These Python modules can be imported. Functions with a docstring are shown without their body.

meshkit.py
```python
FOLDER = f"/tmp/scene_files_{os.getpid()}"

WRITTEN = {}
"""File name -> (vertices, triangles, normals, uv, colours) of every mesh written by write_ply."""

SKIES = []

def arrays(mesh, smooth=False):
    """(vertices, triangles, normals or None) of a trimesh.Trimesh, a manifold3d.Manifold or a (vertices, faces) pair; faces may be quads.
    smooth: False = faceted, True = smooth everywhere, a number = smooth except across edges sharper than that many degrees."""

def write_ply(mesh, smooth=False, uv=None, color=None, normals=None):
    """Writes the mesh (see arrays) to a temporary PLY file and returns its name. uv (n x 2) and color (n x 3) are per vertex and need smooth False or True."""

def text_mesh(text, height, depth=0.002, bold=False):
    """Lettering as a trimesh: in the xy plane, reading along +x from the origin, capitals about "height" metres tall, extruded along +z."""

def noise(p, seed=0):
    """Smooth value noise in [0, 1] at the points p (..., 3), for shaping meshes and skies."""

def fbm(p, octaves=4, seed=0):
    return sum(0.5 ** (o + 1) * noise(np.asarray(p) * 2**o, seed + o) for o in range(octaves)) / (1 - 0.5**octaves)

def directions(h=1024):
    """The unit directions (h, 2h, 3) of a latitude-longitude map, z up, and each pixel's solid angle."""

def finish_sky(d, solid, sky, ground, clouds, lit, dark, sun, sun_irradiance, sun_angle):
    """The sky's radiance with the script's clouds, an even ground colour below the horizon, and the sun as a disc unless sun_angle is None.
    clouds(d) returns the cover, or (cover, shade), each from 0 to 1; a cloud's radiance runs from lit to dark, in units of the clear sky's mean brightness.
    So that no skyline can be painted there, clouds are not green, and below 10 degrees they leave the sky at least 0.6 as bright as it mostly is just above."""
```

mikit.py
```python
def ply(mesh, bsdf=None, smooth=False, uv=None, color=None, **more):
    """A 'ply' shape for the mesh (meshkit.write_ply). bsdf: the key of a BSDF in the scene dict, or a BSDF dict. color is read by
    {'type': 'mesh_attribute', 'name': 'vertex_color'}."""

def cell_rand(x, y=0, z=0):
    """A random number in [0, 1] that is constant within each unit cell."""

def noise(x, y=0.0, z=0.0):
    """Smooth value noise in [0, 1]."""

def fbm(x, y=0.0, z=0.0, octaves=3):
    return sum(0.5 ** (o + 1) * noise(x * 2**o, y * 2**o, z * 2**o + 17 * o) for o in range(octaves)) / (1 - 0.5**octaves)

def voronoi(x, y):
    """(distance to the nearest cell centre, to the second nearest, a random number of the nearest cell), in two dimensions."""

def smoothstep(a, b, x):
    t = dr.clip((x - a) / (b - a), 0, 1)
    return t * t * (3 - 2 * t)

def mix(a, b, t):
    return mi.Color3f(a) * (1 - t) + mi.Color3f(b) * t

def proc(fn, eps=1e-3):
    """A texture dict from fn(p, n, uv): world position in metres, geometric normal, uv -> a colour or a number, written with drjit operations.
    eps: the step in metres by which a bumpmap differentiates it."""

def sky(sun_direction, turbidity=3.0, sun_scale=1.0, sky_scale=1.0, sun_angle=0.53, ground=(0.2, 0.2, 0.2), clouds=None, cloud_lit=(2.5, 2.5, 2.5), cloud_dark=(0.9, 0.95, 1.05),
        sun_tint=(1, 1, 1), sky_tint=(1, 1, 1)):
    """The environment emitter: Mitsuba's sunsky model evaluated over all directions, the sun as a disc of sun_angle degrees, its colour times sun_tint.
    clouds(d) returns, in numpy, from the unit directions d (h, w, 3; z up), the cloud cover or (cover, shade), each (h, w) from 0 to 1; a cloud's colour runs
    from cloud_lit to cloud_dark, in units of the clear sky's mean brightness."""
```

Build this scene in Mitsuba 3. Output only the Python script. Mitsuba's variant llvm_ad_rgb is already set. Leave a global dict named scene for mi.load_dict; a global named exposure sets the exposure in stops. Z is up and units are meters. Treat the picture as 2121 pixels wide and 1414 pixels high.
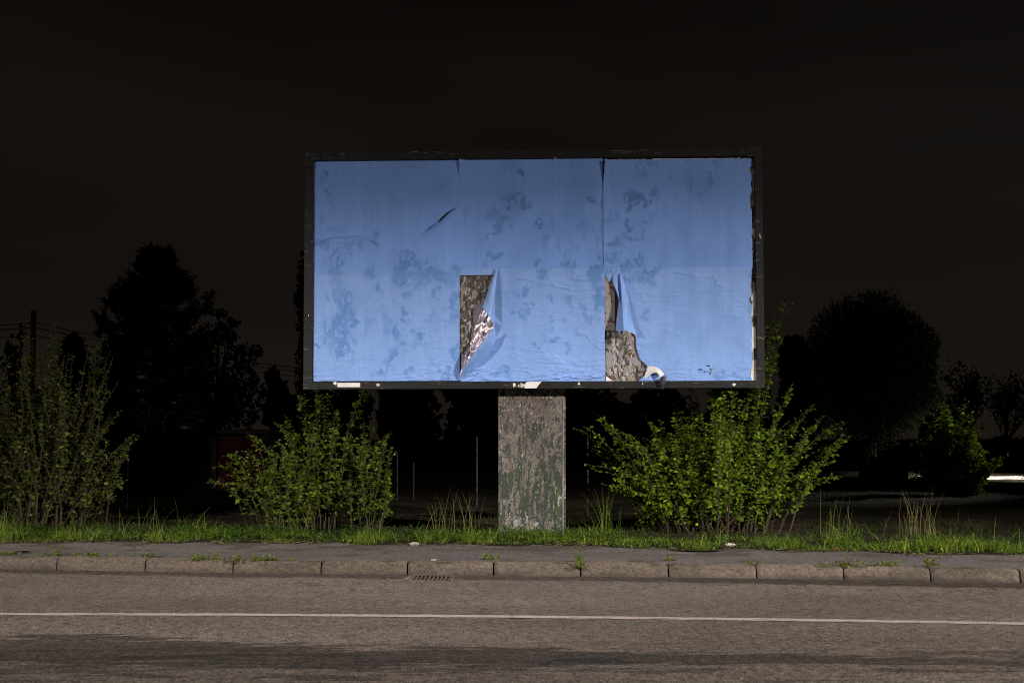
import math, numpy as np, trimesh, mitsuba as mi, mikit, meshkit
import drjit as dr
import manifold3d as m3
import shapely
import shapely.geometry as sg
from mikit import noise, fbm, voronoi, smoothstep, mix, cell_rand

scene, labels = {}, {}
TF = mi.ScalarTransform4f
RNG = np.random.default_rng(7)

# ------------------------------------------------------------------ camera
FOC, IW, IH = 2062.0, 2121.0, 1414.0          # focal length and size of the photograph in its pixels
PITCH, ROLL = math.radians(2.3), 0.0018
EYE = np.array([0.0, 0.0, 1.51])
CPX, CPY = IW / 2, 827.0                      # principal point (lens shift)
_f = np.array([0, math.cos(PITCH), math.sin(PITCH)])
_u0 = np.array([0, -math.sin(PITCH), math.cos(PITCH)])
_r0 = np.array([1.0, 0, 0])
_u = _u0 * math.cos(ROLL) + _r0 * math.sin(ROLL)
_r = _r0 * math.cos(ROLL) - _u0 * math.sin(ROLL)
scene['camera'] = {'type': 'perspective', 'fov': 2 * math.degrees(math.atan(IW / 2 / FOC)), 'fov_axis': 'x',
                   'principal_point_offset_y': -(CPY - IH / 2) / IH, 'near_clip': 0.05, 'far_clip': 2000.0,
                   'to_world': TF().look_at(origin=EYE.tolist(), target=(EYE + _f).tolist(), up=_u.tolist())}

# ------------------------------------------------------------------ night sky (city glow under a thin cloud cover)
def night_clouds(d):
    el = np.arcsin(np.clip(d[..., 2], -1, 1))
    n = meshkit.fbm(np.stack([d[..., 0] * 2.2, d[..., 1] * 2.2, d[..., 2] * 7], -1), 4, 3)
    shade = np.clip(el / 0.75 + (n - 0.5) * 0.8, 0, 1) ** 0.7
    cover = 0.93 - 0.25 * np.clip(d[..., 0] * 1.2, 0, 1) + 0 * el
    return cover, shade
scene['sky'] = mikit.sky([0.4, -0.8, 0.12], turbidity=3, sun_scale=0.0, sky_scale=0.13, clouds=night_clouds,
                         cloud_lit=(1.95, 1.40, 1.10), cloud_dark=(0.36, 0.21, 0.13), ground=(0.05, 0.05, 0.05))
scene['sky']['sampling_weight'] = 0.12
exposure = 0.0

# ------------------------------------------------------------------ the light of the lamps: two street lamps on the near roadside (behind the camera), one on the side street
LAMPS = [((-14.0, -0.83, 8.72), (-5.23, 9.14, 0.0), 715.0), ((16.0, -0.83, 8.72), (5.29, 8.12, 0.0), 1365.0)]
def beam(profile, cutoff):
    """a luminaire's beam: profile = ((beam, cutoff, weight), ...) in degrees from its axis, each even to its beam angle and fading to its cutoff"""
    def fn(p, n, uv):
        r = 2 * dr.sqrt(dr.square(uv.x - 0.5) + dr.square(uv.y - 0.5)); th = dr.rad2deg(dr.atan(r * math.tan(math.radians(cutoff))))
        return mi.Color3f(sum(w * dr.clip((c - th) / (c - b), 0, 1) for b, c, w in profile) / sum(w for _, _, w in profile))
    return mikit.proc(fn)
for i, (p, a, I) in enumerate(LAMPS):     # each luminaire throws a main beam and a weaker, wider one
    scene['street_lamp_light_%03d' % i] = {'type': 'spot', 'to_world': TF().look_at(origin=list(p), target=list(a), up=[0, 0, 1]), 'cutoff_angle': 34.4, 'beam_width': 34.3, 'sampling_weight': 1.0,
        'texture': beam(((12.9, 22.2, 1.0), (16.8, 34.3, 0.296)), 34.4), 'intensity': {'type': 'rgb', 'value': [1.296 * I * 1.08, 1.296 * I * 1.0, 1.296 * I * 0.93]}}

# ------------------------------------------------------------------ helpers
def at(px, py, Y):
    """The point seen at a pixel of the photograph, Y metres in front of the camera."""
    d = _f + _r * ((px - CPX) / FOC) + _u * ((CPY - py) / FOC)
    return EYE + d * (Y / d[1])
def onz(px, py, z=0.0):
    d = _f + _r * ((px - CPX) / FOC) + _u * ((CPY - py) / FOC)
    return EYE + d * ((z - EYE[2]) / d[2])
def numbered(name):
    k, i = name, 0
    while any(x == k or x.startswith(k + '__') for x in (*scene, *labels)):
        i += 1
        k = '%s_%03d' % (name, i)
    return k
def obj(name, mesh, bsdf, parent=None, smooth=False, color=None, **more):
    key = (parent + '__' if parent else '') + name
    key0, i = key, 0
    while key in scene:
        i += 1
        key = '%s_%03d' % (key0, i)
    scene[key] = mikit.ply(mesh, 'material_' + bsdf, smooth=smooth, color=color, **more)
    return key
def thing(name, label, cat, group=None):
    k = numbered(name)
    labels[k] = {'label': label, 'category': cat}
    if group: labels[k]['group'] = group
    return k
def tag(k, label=None, cat=None, group=None, kind=None):
    labels[k] = {a: b for a, b in dict(label=label, category=cat, group=group, kind=kind).items() if b}
    return k
def box(x0, x1, y0, y1, z0, z1):
    b = trimesh.creation.box(extents=(x1 - x0, y1 - y0, z1 - z0))
    b.apply_translation(((x0 + x1) / 2, (y0 + y1) / 2, (z0 + z1) / 2))
    return b
def cat(ms):
    return trimesh.util.concatenate([m for m in ms if m is not None])
def bevel_box(x0, x1, y0, y1, z0, z1, r=0.01):
    pts = [(x, y, z) for x in (x0, x1) for y in (y0, y1) for z in (z0, z1)]
    c = np.array([(x0 + x1) / 2, (y0 + y1) / 2, (z0 + z1) / 2])
    out = []
    for p in pts:
        p = np.array(p); s = np.sign(c - p)
        for k in range(3):
            q = p + s * r; q[k] = p[k]
            out.append(q)
    return hull(out)
def hull(pts):
    return trimesh.Trimesh(np.array(pts, float)).convex_hull if False else trimesh.PointCloud(np.array(pts, float)).convex_hull
def tube(points, radii, sides=5, caps=False):
    p = np.asarray(points, float); n = len(p)
    t = np.gradient(p, axis=0); t /= np.linalg.norm(t, axis=1, keepdims=True) + 1e-12
    a = np.cross(t, np.where(np.abs(t[:, 2:]) < 0.9, [0, 0, 1.0], [1.0, 0, 0])); a /= np.linalg.norm(a, axis=1, keepdims=True) + 1e-12
    b = np.cross(t, a); ang = np.arange(sides) * 2 * np.pi / sides
    r = np.broadcast_to(radii, (n,))[:, None, None]
    v = (p[:, None] + r * (np.cos(ang)[None, :, None] * a[:, None] + np.sin(ang)[None, :, None] * b[:, None])).reshape(-1, 3)
    i, j = np.meshgrid(np.arange(n - 1), np.arange(sides), indexing='ij')
    q = np.stack([i * sides + j, i * sides + (j + 1) % sides, (i + 1) * sides + (j + 1) % sides, (i + 1) * sides + j], -1).reshape(-1, 4)
    f = np.vstack([q[:, [0, 1, 2]], q[:, [0, 2, 3]]])
    if caps:
        v = np.vstack([v, p[:1], p[-1:]]); k = np.arange(sides); m = n * sides
        f = np.vstack([f, np.stack([(k + 1) % sides, k, np.full(sides, m)], 1), np.stack([m - sides + k, m - sides + (k + 1) % sides, np.full(sides, m + 1)], 1)])
    return v, f
def join(parts):
    vs, fs, o = [], [], 0
    for v, f in parts:
        vs.append(v); fs.append(np.asarray(f) + o); o += len(v)
    return np.vstack(vs), np.vstack(fs)
def TM(vf):
    return trimesh.Trimesh(vf[0], vf[1], process=False)
def grid_faces(nu, nv, keep=None):
    i, j = np.meshgrid(np.arange(nu - 1), np.arange(nv - 1), indexing='ij')
    q = np.stack([i * nv + j, (i + 1) * nv + j, (i + 1) * nv + j + 1, i * nv + j + 1], -1)
    q = q.reshape(-1, 4) if keep is None else q.reshape(-1, 4)[np.asarray(keep).reshape(-1)]
    return np.vstack([q[:, [0, 1, 2]], q[:, [0, 2, 3]]])
def nz(p, s, o=4, seed=0):
    return meshkit.fbm(np.asarray(p, float) * s, o, seed) - 0.5

# ------------------------------------------------------------------ materials
def two(b): return {'type': 'twosided', 'bsdf': b}
def prin(color, rough=0.7, spec=0.4, **kw):
    c = {'type': 'rgb', 'value': list(color)} if isinstance(color, (tuple, list)) else color
    return {'type': 'principled', 'base_color': c, 'roughness': rough, 'specular': spec, **kw}
def bump(b, fn, scale, eps=2e-3):
    return {'type': 'bumpmap', 'arbitrary': mikit.proc(fn, eps=eps), 'scale': scale, 'bsdf': b}
VC = {'type': 'mesh_attribute', 'name': 'vertex_color'}
def mat(name, b):
    scene['material_' + name] = b
    return 'material_' + name
def lin(r, g, b):
    return tuple(((c / 255) / 12.92 if c <= 10 else ((c / 255 + 0.055) / 1.055) ** 2.4) for c in (r, g, b))

# curves of the road (world metres), fitted through points of the photograph
KJ = [(-66, 1176.6), (117, 1179.5), (301, 1182.5), (482, 1185), (664, 1188), (843, 1190), (1022, 1192), (1203, 1193.5), (1385, 1195), (1567, 1197), (1748, 1200), (1931, 1204), (2116, 1207.5)]
KP = np.array([onz(*p)[:2] for p in KJ])
KF = np.polyfit(KP[:, 0], KP[:, 1], 3)
def ext(F, lo=-5.6, hi=5.6):
    """polynomial inside, straight beyond the fitted stretch"""
    D = np.polyder(F)
    def g(x):
        x = np.asarray(x, float); c = np.clip(x, lo, hi)
        return np.polyval(F, c) + np.polyval(D, c) * (x - c) * 0.6
    return g
kerb_y = ext(KF)
LP = np.array([onz(*p)[:2] for p in ((0, 1271.5), (500, 1273.3), (1060, 1276.5), (1600, 1283.5), (2121, 1291.5))])
line_y = ext(np.polyfit(LP[:, 0], LP[:, 1], 2), -4.6, 4.6)
PP = np.array([onz(*p, 0.14)[:2] for p in ((0, 1120), (300, 1124), (700, 1128), (1060, 1129), (1400, 1132), (1700, 1139), (2121, 1152))])
pave_y = ext(np.polyfit(PP[:, 0], PP[:, 1], 2), -6, 5.6)
PAV = 0.14

def asphalt_col(p, n, uv):
    sp = noise(p.x * 75, p.y * 75); sp2 = noise(p.x * 140 + 7, p.y * 140)
    g = fbm(p.x * 22, p.y * 22 + 3, octaves=3)
    big = fbm(p.x * 0.35, p.y * 1.6 + 5, octaves=4)
    base = 0.106 * dr.maximum(0.25, 0.40 + 0.70 * g + 0.85 * (sp - 0.5) + 0.45 * (sp2 - 0.5) + 0.10 * (noise(p.x * 34, p.y * 14) - 0.5)) * (0.66 + 0.62 * big)
    stone = smoothstep(0.80, 0.93, sp2) * smoothstep(0.35, 0.7, noise(p.x * 30, p.y * 30 + 9))
    c = mi.Color3f(base * 1.23, base * 0.98, base * 0.80) * (0.9 + 0.16 * smoothstep(6.6, 8.2, p.y)) + mi.Color3f(0.17, 0.14, 0.12) * stone
    # oily wheel track, with ragged edge
    yc = 6.99 - 0.075 * p.x + 0.06 * dr.sin(p.x * 0.9)
    e = fbm(p.x * 0.9 + 11, p.y * 5, octaves=5)
    w = 0.13 + 0.22 * smoothstep(1.6, -1.5, p.x) * fbm(p.x * 0.6 + 3, 0.3, octaves=2) * 2
    d = dr.abs(p.y - yc) / w
    e3 = fbm(p.x * 3.2 + 5, p.y * 24, octaves=4)
    st = smoothstep(1.20, 0.75, d + (e - 0.5) * 2.2 + (e3 - 0.5) * 1.9)
    e2 = fbm(p.x * 1.6, p.y * 7 + 40, octaves=5)
    st2 = smoothstep(0.54, 0.66, e2 + (e3 - 0.5) * 0.5) * smoothstep(7.7, 7.0, p.y) * 0.55
    # damp, dirty gutter
    off = mi.Float(KF[3]) + p.x * (mi.Float(KF[2]) + p.x * (mi.Float(KF[1]) + p.x * mi.Float(KF[0]))) - p.y
    gw = 0.33 + 0.12 * (fbm(p.x * 1.3, 2.0, octaves=4) - 0.5) + 0.10 * smoothstep(0.5, 4, p.x)
    gut = smoothstep(gw + 0.06, gw - 0.06, off + (noise(p.x * 9, p.y * 22) - 0.5) * 0.12)
    crack = smoothstep(0.035, 0.0, dr.abs(fbm(p.x * 1.7 + 3, p.y * 1.7, octaves=4) - 0.5)) * smoothstep(0.58, 0.66, fbm(p.x * 0.5 + 9, p.y * 0.6, octaves=2)) * 0.35
    return c * (1 - 0.60 * st) * (1 - st2 * 0.8) * (1 - 0.55 * gut) * (1 - crack)
def asphalt_rough(p, n, uv):
    off = mi.Float(KF[3]) + p.x * (mi.Float(KF[2]) + p.x * (mi.Float(KF[1]) + p.x * mi.Float(KF[0]))) - p.y
    return 0.82 - 0.25 * smoothstep(0.45, 0.3, off) * smoothstep(0.8, 2.5, p.x)
def asphalt_bump(p, n, uv): return noise(p.x * 70, p.y * 70) + 0.6 * noise(p.x * 140 + 5, p.y * 140)
mat('asphalt', bump(prin(mikit.proc(asphalt_col), mikit.proc(asphalt_rough), 0.35), asphalt_bump, 0.0022, 2e-3))
def pave_col(p, n, uv):
    g = fbm(p.x * 30, p.y * 30, octaves=3); sp = noise(p.x * 110, p.y * 110); big = fbm(p.x * 0.7 + 3, p.y * 1.6, octaves=4)
    b = 0.104 * dr.maximum(0.3, 0.5 + 0.6 * g + 0.8 * (sp - 0.5)) * (0.66 + 0.66 * big)
    c = mi.Color3f(b * 1.12, b * 0.98, b * 0.92)
    stone = smoothstep(0.88, 0.95, noise(p.x * 90 + 4, p.y * 90))
    c = c + mi.Color3f(0.12, 0.11, 0.10) * stone * 0.8
    soil = smoothstep(0.5, 0.62, fbm(p.x * 2.6, p.y * 3.2, octaves=4) + smoothstep(12.2, 13.0, p.y + 0.11 * p.x) * 0.22 - 0.08)
    return mix(c, (0.055, 0.042, 0.032), soil * 0.75)
mat('pavement', bump(prin(mikit.proc(pave_col), 0.85, 0.3), lambda p, n, uv: noise(p.x * 80, p.y * 80), 0.0015))
def kerb_col(p, n, uv):
    sp = noise(p.x * 130, p.y * 130, p.z * 130); g = fbm(p.x * 30, p.y * 30, p.z * 30, octaves=3); big = fbm(p.x * 2.0, p.y, p.z * 6, octaves=4)
    tone = 0.78 + 0.40 * cell_rand(dr.floor(p.x * 1.02 + 0.9))
    b = 0.132 * tone * dr.maximum(0.3, 0.40 + 0.75 * g + 0.75 * (noise(p.x * 75 + 9, p.y * 75, p.z * 75) - 0.5)) * (0.55 + 0.86 * big)
    c = mi.Color3f(b * 1.20, b * 0.95, b * 0.74)
    c = c + mi.Color3f(0.20, 0.16, 0.13) * smoothstep(0.86, 0.95, sp) * (0.4 + 0.6 * noise(p.x * 20, p.z * 20))
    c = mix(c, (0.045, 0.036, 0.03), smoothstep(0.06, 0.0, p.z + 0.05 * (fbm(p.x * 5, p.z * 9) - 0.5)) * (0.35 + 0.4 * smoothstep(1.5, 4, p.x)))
    moss = smoothstep(0.60, 0.72, fbm(p.x * 4 + 3, p.y * 6, p.z * 8, octaves=4)) * smoothstep(0.09, 0.14, p.z)
    return mix(c, (0.035, 0.04, 0.014), moss * 0.7)
mat('kerb', bump(prin(mikit.proc(kerb_col), 0.88, 0.3), lambda p, n, uv: noise(p.x * 90, p.y * 90, p.z * 90), 0.002))
def line_col(p, n, uv):
    wear = smoothstep(0.55, 0.72, fbm(p.x * 9, p.y * 30, octaves=4)) * 0.6 + 0.25 * noise(p.x * 80, p.y * 80)
    return mix((0.36, 0.30, 0.27), (0.12, 0.10, 0.09), wear)
mat('road_paint', bump(prin(mikit.proc(line_col), 0.7, 0.4), asphalt_bump, 0.0015))
def soil_col(p, n, uv):
    f = fbm(p.x * 5, p.y * 5, octaves=5); g = smoothstep(0.42, 0.6, fbm(p.x * 1.3, p.y * 1.3 + 6, octaves=4))
    return mix(mi.Color3f(0.022, 0.015, 0.011) * (0.4 + f), mi.Color3f(0.012, 0.014, 0.006) * (0.4 + f), g)
mat('soil', bump(prin(mikit.proc(soil_col), 0.95, 0.2), lambda p, n, uv: fbm(p.x * 18, p.y * 18, octaves=3), 0.02, 5e-3))
mat('leaf', {'type': 'principledthin', 'base_color': VC, 'roughness': 0.55, 'diff_trans': 0.75, 'spec_trans': 0.0, 'eta': 1.35})
mat('grass', {'type': 'principledthin', 'base_color': VC, 'roughness': 0.6, 'diff_trans': 0.6, 'spec_trans': 0.0, 'eta': 1.35})
mat('bark', two(prin(mikit.proc(lambda p, n, uv: mi.Color3f(0.055, 0.040, 0.026) * (0.55 + 0.9 * fbm(p.x * 40, p.y * 40, p.z * 14, octaves=3))), 0.85, 0.2)))
mat('dark_bark', two(prin(mikit.proc(lambda p, n, uv: mi.Color3f(0.04, 0.03, 0.024) * (0.5 + fbm(p.x * 12, p.y * 12, p.z * 5, octaves=3))), 0.9, 0.2)))
mat('needle', two(prin(VC, 0.8, 0.2)))

# ------------------------------------------------------------------ road, kerb, pavement, ground
GX0, GX1, GO0, GO1 = -1.18, -0.70, 0.09, 0.44          # the drain's hole: x range and distance from the kerb
gp = [onz(838, 1203)[0], onz(934, 1203)[0]]
GX0, GX1 = gp[0] + 0.05, gp[1] + 0.01
xs = np.unique(np.concatenate([np.linspace(-70, -8, 30), np.linspace(-8, 8, 81), np.linspace(8, 70, 30), [GX0, GX1]]))
ys_off = [None, 1.2, GO1, GO0, -0.10]
rows = [np.full(len(xs), -9.0), np.full(len(xs), 0.0), np.full(len(xs), 5.0)] + [kerb_y(xs) - o for o in ys_off[1:]]
V = np.stack([np.stack([xs, r, 0 * xs], 1) for r in rows], 1).reshape(-1, 3)
keep = np.ones((len(xs) - 1, len(rows) - 1), bool).reshape(-1)
ig = int(np.argmin(abs(xs - GX0))); ig2 = int(np.argmin(abs(xs - GX1)))
kk = np.ones((len(xs) - 1, len(rows) - 1), bool); kk[ig:ig2, 4] = False
road = obj('road', (V, grid_faces(len(xs), len(rows), kk.reshape(-1))), 'asphalt')
tag(road, 'grey asphalt carriageway with a dark oily wheel track', kind='structure')
# edge line: rough-edged painted strip
lx = np.linspace(-40, 40, 3000); e1 = nz(np.stack([lx, lx * 0, lx * 0], 1), 7, 3, 1) * 0.02; e2 = nz(np.stack([lx, lx * 0, lx * 0], 1), 7, 3, 2) * 0.02
lv = np.stack([np.stack([lx, line_y(lx) - 0.058 + e1, 0 * lx + 0.004], 1), np.stack([lx, line_y(lx) + 0.058 + e2, 0 * lx + 0.004], 1)], 1).reshape(-1, 3)
obj('edge_line', (lv, grid_faces(len(lx), 2)), 'road_paint', road)
labels[road + '__edge_line'] = {'label': 'thin worn white line painted along the road'}
# kerb stones, one each
kerb = 'kerb'
tag(kerb, 'row of rounded grey concrete kerb stones with weeds in the joints', kind='structure')
def kerb_stone(xa, xb, seed):
    xa, xb = xa + 0.008, xb - 0.008
    prof = [(0.0, -0.12), (0.0, 0.0), (0.004, 0.04), (0.010, 0.085), (0.018, 0.115), (0.03, 0.131), (0.047, 0.139), (0.09, 0.142), (0.155, 0.142), (0.158, -0.12)]
    n = 40; X = np.linspace(xa, xb, n); rg = np.random.default_rng(seed)
    tilt, dy, dz = rg.normal(0, 0.006), rg.normal(0, 0.005), rg.normal(0, 0.004)
    v = []
    for i, x in enumerate(X):
        e = min(i, n - 1 - i) * (xb - xa) / (n - 1); rnd = 0.012 * max(0, 1 - e / 0.03) ** 2
        t = (x - (xa + xb) / 2)
        for (py, pz) in prof:
            up = max(0, pz) / 0.14
            q = np.array([x, kerb_y(x) + py + dy + tilt * t, pz + (dz * up) + tilt * 0.5 * t * up])
            k = nz(q[None], 14, 3, seed)[0] * 0.016 * up + nz(q[None], 45, 2, seed + 5)[0] * 0.008 * up
            v.append(q + np.array([0, rnd + k, -rnd * up + k * 0.6]))
    m = len(prof)
    f = grid_faces(n, m)
    capA = [[0, j, j + 1] for j in range(1, m - 1)]
    capB = [[(n - 1) * m, (n - 1) * m + j + 1, (n - 1) * m + j] for j in range(1, m - 1)]
    return np.array(v), np.vstack([f, capA, capB])
JX = [p[0] for p in KP]
st = JX[1] - JX[0]
allj = [JX[0] - st * k for k in range(9, 0, -1)] + JX + [JX[-1] + st * k for k in range(1, 10)]
for i in range(len(allj) - 1):
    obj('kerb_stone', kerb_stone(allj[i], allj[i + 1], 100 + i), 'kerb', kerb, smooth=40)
# pavement behind it
px_ = np.linspace(-60, 60, 1601); nv = 16
pv = []
for j in range(nv):
    t = j / (nv - 1)
    ya, yb = kerb_y(px_) + 0.150, pave_y(px_) + 0.6
    y = ya + (yb - ya) * t
    z = PAV - 0.004 + 0.02 * nz(np.stack([px_, y, 0 * y], 1), 0.8, 3, 4) + 0.008 * nz(np.stack([px_, y, 0 * y], 1), 5, 2, 8)
    pv.append(np.stack([px_, y, z - 0.012 * (j == 0)], 1))
pav = obj('pavement', (np.stack(pv, 1).reshape(-1, 3), grid_faces(len(px_), nv)), 'pavement', smooth=True)
tag(pav, 'narrow dark asphalt footpath behind the kerb', kind='structure')
# ground of the verge and everything behind it
def ground_h(x, y):
    x, y = np.broadcast_arrays(np.asarray(x, float), np.asarray(y, float))
    p = np.stack([x, y, 0 * x], -1)
    d = y - pave_y(x)
    far = np.clip((y - 22) / 25, 0, 1)
    return PAV + 0.012 + np.clip(d, 0, 3) * 0.012 + (0.09 * nz(p, 0.7, 4, 11) + 0.05 * nz(p, 3.1, 3, 13)) * np.clip(d * 1.6 + 0.15, 0, 1) * (1 - 0.8 * far)
gx = np.unique(np.concatenate([np.linspace(-9, 9, 260), np.linspace(-30, 30, 151), np.linspace(-900, 900, 91)]))
gt = np.concatenate([np.linspace(0, 2.5, 46), np.linspace(2.6, 9, 33), np.linspace(9.5, 45, 60), [60, 90, 150, 300, 900]])
GXm, GT = np.meshgrid(gx, gt, indexing='ij')
edge = pave_y(GXm) + 0.30 * nz(np.stack([GXm, 0 * GXm, 0 * GXm], -1), 1.7, 4, 21) * 2
GY = edge * (1 - np.clip(GT / 6, 0, 1)) + 13.0 * np.clip(GT / 6, 0, 1) + GT
GZ = ground_h(GXm, GY); GZ[:, 0] = PAV - 0.02
gr = obj('ground', (np.stack([GXm, GY, GZ], -1).reshape(-1, 3), grid_faces(len(gx), len(gt))), 'soil', smooth=True)
tag(gr, 'dark soil and rough ground of the verge and the plot behind', kind='structure')
nr = obj('near_ground', box(-900, 900, -900, -8.95, -0.5, -0.02), 'soil'); tag(nr, 'dark ground on the near side of the road', kind='structure')
# side street and its bright kerb band, behind to the right
mat('pale_asphalt', prin(mikit.proc(lambda p, n, uv: mi.Color3f(0.30, 0.28, 0.25) * (0.75 + 0.4 * fbm(p.x * 3, p.y * 3, octaves=3))), 0.85, 0.3))
a, b, c_, d_ = at(1990, 1003, 30.5), at(1990, 998, 34), None, None
sx = np.linspace(13.2, 45, 60)
def strip(y0, y1, z): return (np.stack([np.stack([sx, y0 + 0.0 * sx, 0 * sx + z], 1), np.stack([sx, y1 + 0.0 * sx, 0 * sx + z], 1)], 1).reshape(-1, 3), grid_faces(len(sx), 2))
ss = obj('side_street', strip(31.8, 35.2, 0.19), 'pale_asphalt'); tag(ss, 'pale lamp lit street crossing behind the shrubs on the right', kind='structure')
sl = obj('lay_by', strip(27.0, 30.0, 0.19), 'pavement'); tag(sl, 'dim grey lay-by in front of the lamp lit side street', kind='structure')

# ------------------------------------------------------------------ drain grate
mat('cast_iron', bump(prin(mikit.proc(lambda p, n, uv: mix((0.10, 0.08, 0.068), (0.17, 0.14, 0.12), smoothstep(0.35, 0.7, fbm(p.x * 30, p.y * 30, octaves=3)))), 0.6, 0.5, metallic=0.25), lambda p, n, uv: noise(p.x * 120, p.y * 120), 0.001))
mat('pit', two(prin((0.01, 0.009, 0.008), 0.9, 0.1)))
g = thing('drain_grate', 'rusty iron drain grate with slanted bars sunk in the gutter', 'drain')
def gpt(x, o, z): return np.array([x, float(kerb_y(x)) - o, z])
def slab(x0, x1, o0, o1, z0, z1, sh=0.0):
    pts = []
    for z in (z0, z1):
        for (x, o) in ((x0, o0), (x1, o0)): pts.append(gpt(x, o, z) + [sh, 0, 0])
        for (x, o) in ((x0, o1), (x1, o1)): pts.append(gpt(x, o, z))
    return hull(pts)
pit = []
obj('pit', cat([slab(GX0 - .01, GX1 + .01, GO0 - .01, GO1 + .01, -0.62, -0.6), slab(GX0 - .03, GX0 - .002, GO0, GO1, -0.6, -0.004), slab(GX1 + .002, GX1 + .03, GO0, GO1, -0.6, -0.006), slab(GX0, GX1, GO0 - .03, GO0 - .002, -0.6, -0.004), slab(GX0, GX1, GO1 + .002, GO1 + .03, -0.6, -0.004)]), 'pit', g)
obj('frame', cat([slab(GX0 - .012, GX0 + .025, GO0 - .01, GO1 + .01, -0.012, 0.006), slab(GX1 - .02, GX1 + .012, GO0 - .01, GO1 + .01, -0.012, 0.0065), slab(GX0 + .025, GX1 - .02, GO0 - .012, GO0 + .008, 0.0015, 0.005), slab(GX0 + .025, GX1 - .02, GO1 - .006, GO1 + .010, 0.001, 0.0055)]), 'cast_iron', g)
for k in range(9):
    x = GX0 + 0.03 + (GX1 - GX0 - 0.05) * (k + 0.45) / 9
    obj('bar', slab(x, x + 0.015, GO0 + .008, GO1 - .006, -0.010, 0.003), 'cast_iron', g)
obj('cross_bar', cat([slab(GX0 + .025, GX1 - .02, GO0 + .12, GO0 + .134, -0.003, -0.0005), slab(GX0 + .025, GX1 - .02, GO0 + .23, GO0 + .244, -0.003, -0.0005)]), 'cast_iron', g)
mat('mortar', bump(prin(mikit.proc(lambda p, n, uv: mi.Color3f(0.17, 0.14, 0.115) * (0.6 + 0.6 * fbm(p.x * 25, p.y * 25, octaves=3))), 0.9, 0.2), lambda p, n, uv: noise(p.x * 60, p.y * 60), 0.002))
obj('mortar_collar', hull([gpt(GX0 - .015, GO0 + .01, 0.008), gpt(GX0 - .10, GO1 - .06, 0.002), gpt(GX0 - .05, GO1 + .0, 0.003), gpt(GX0 - .014, GO1, 0.006), gpt(GX0 - .02, GO0 + .02, -0.02), gpt(GX0 - .09, GO1 - .03, -0.02)]), 'mortar', g)

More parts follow.
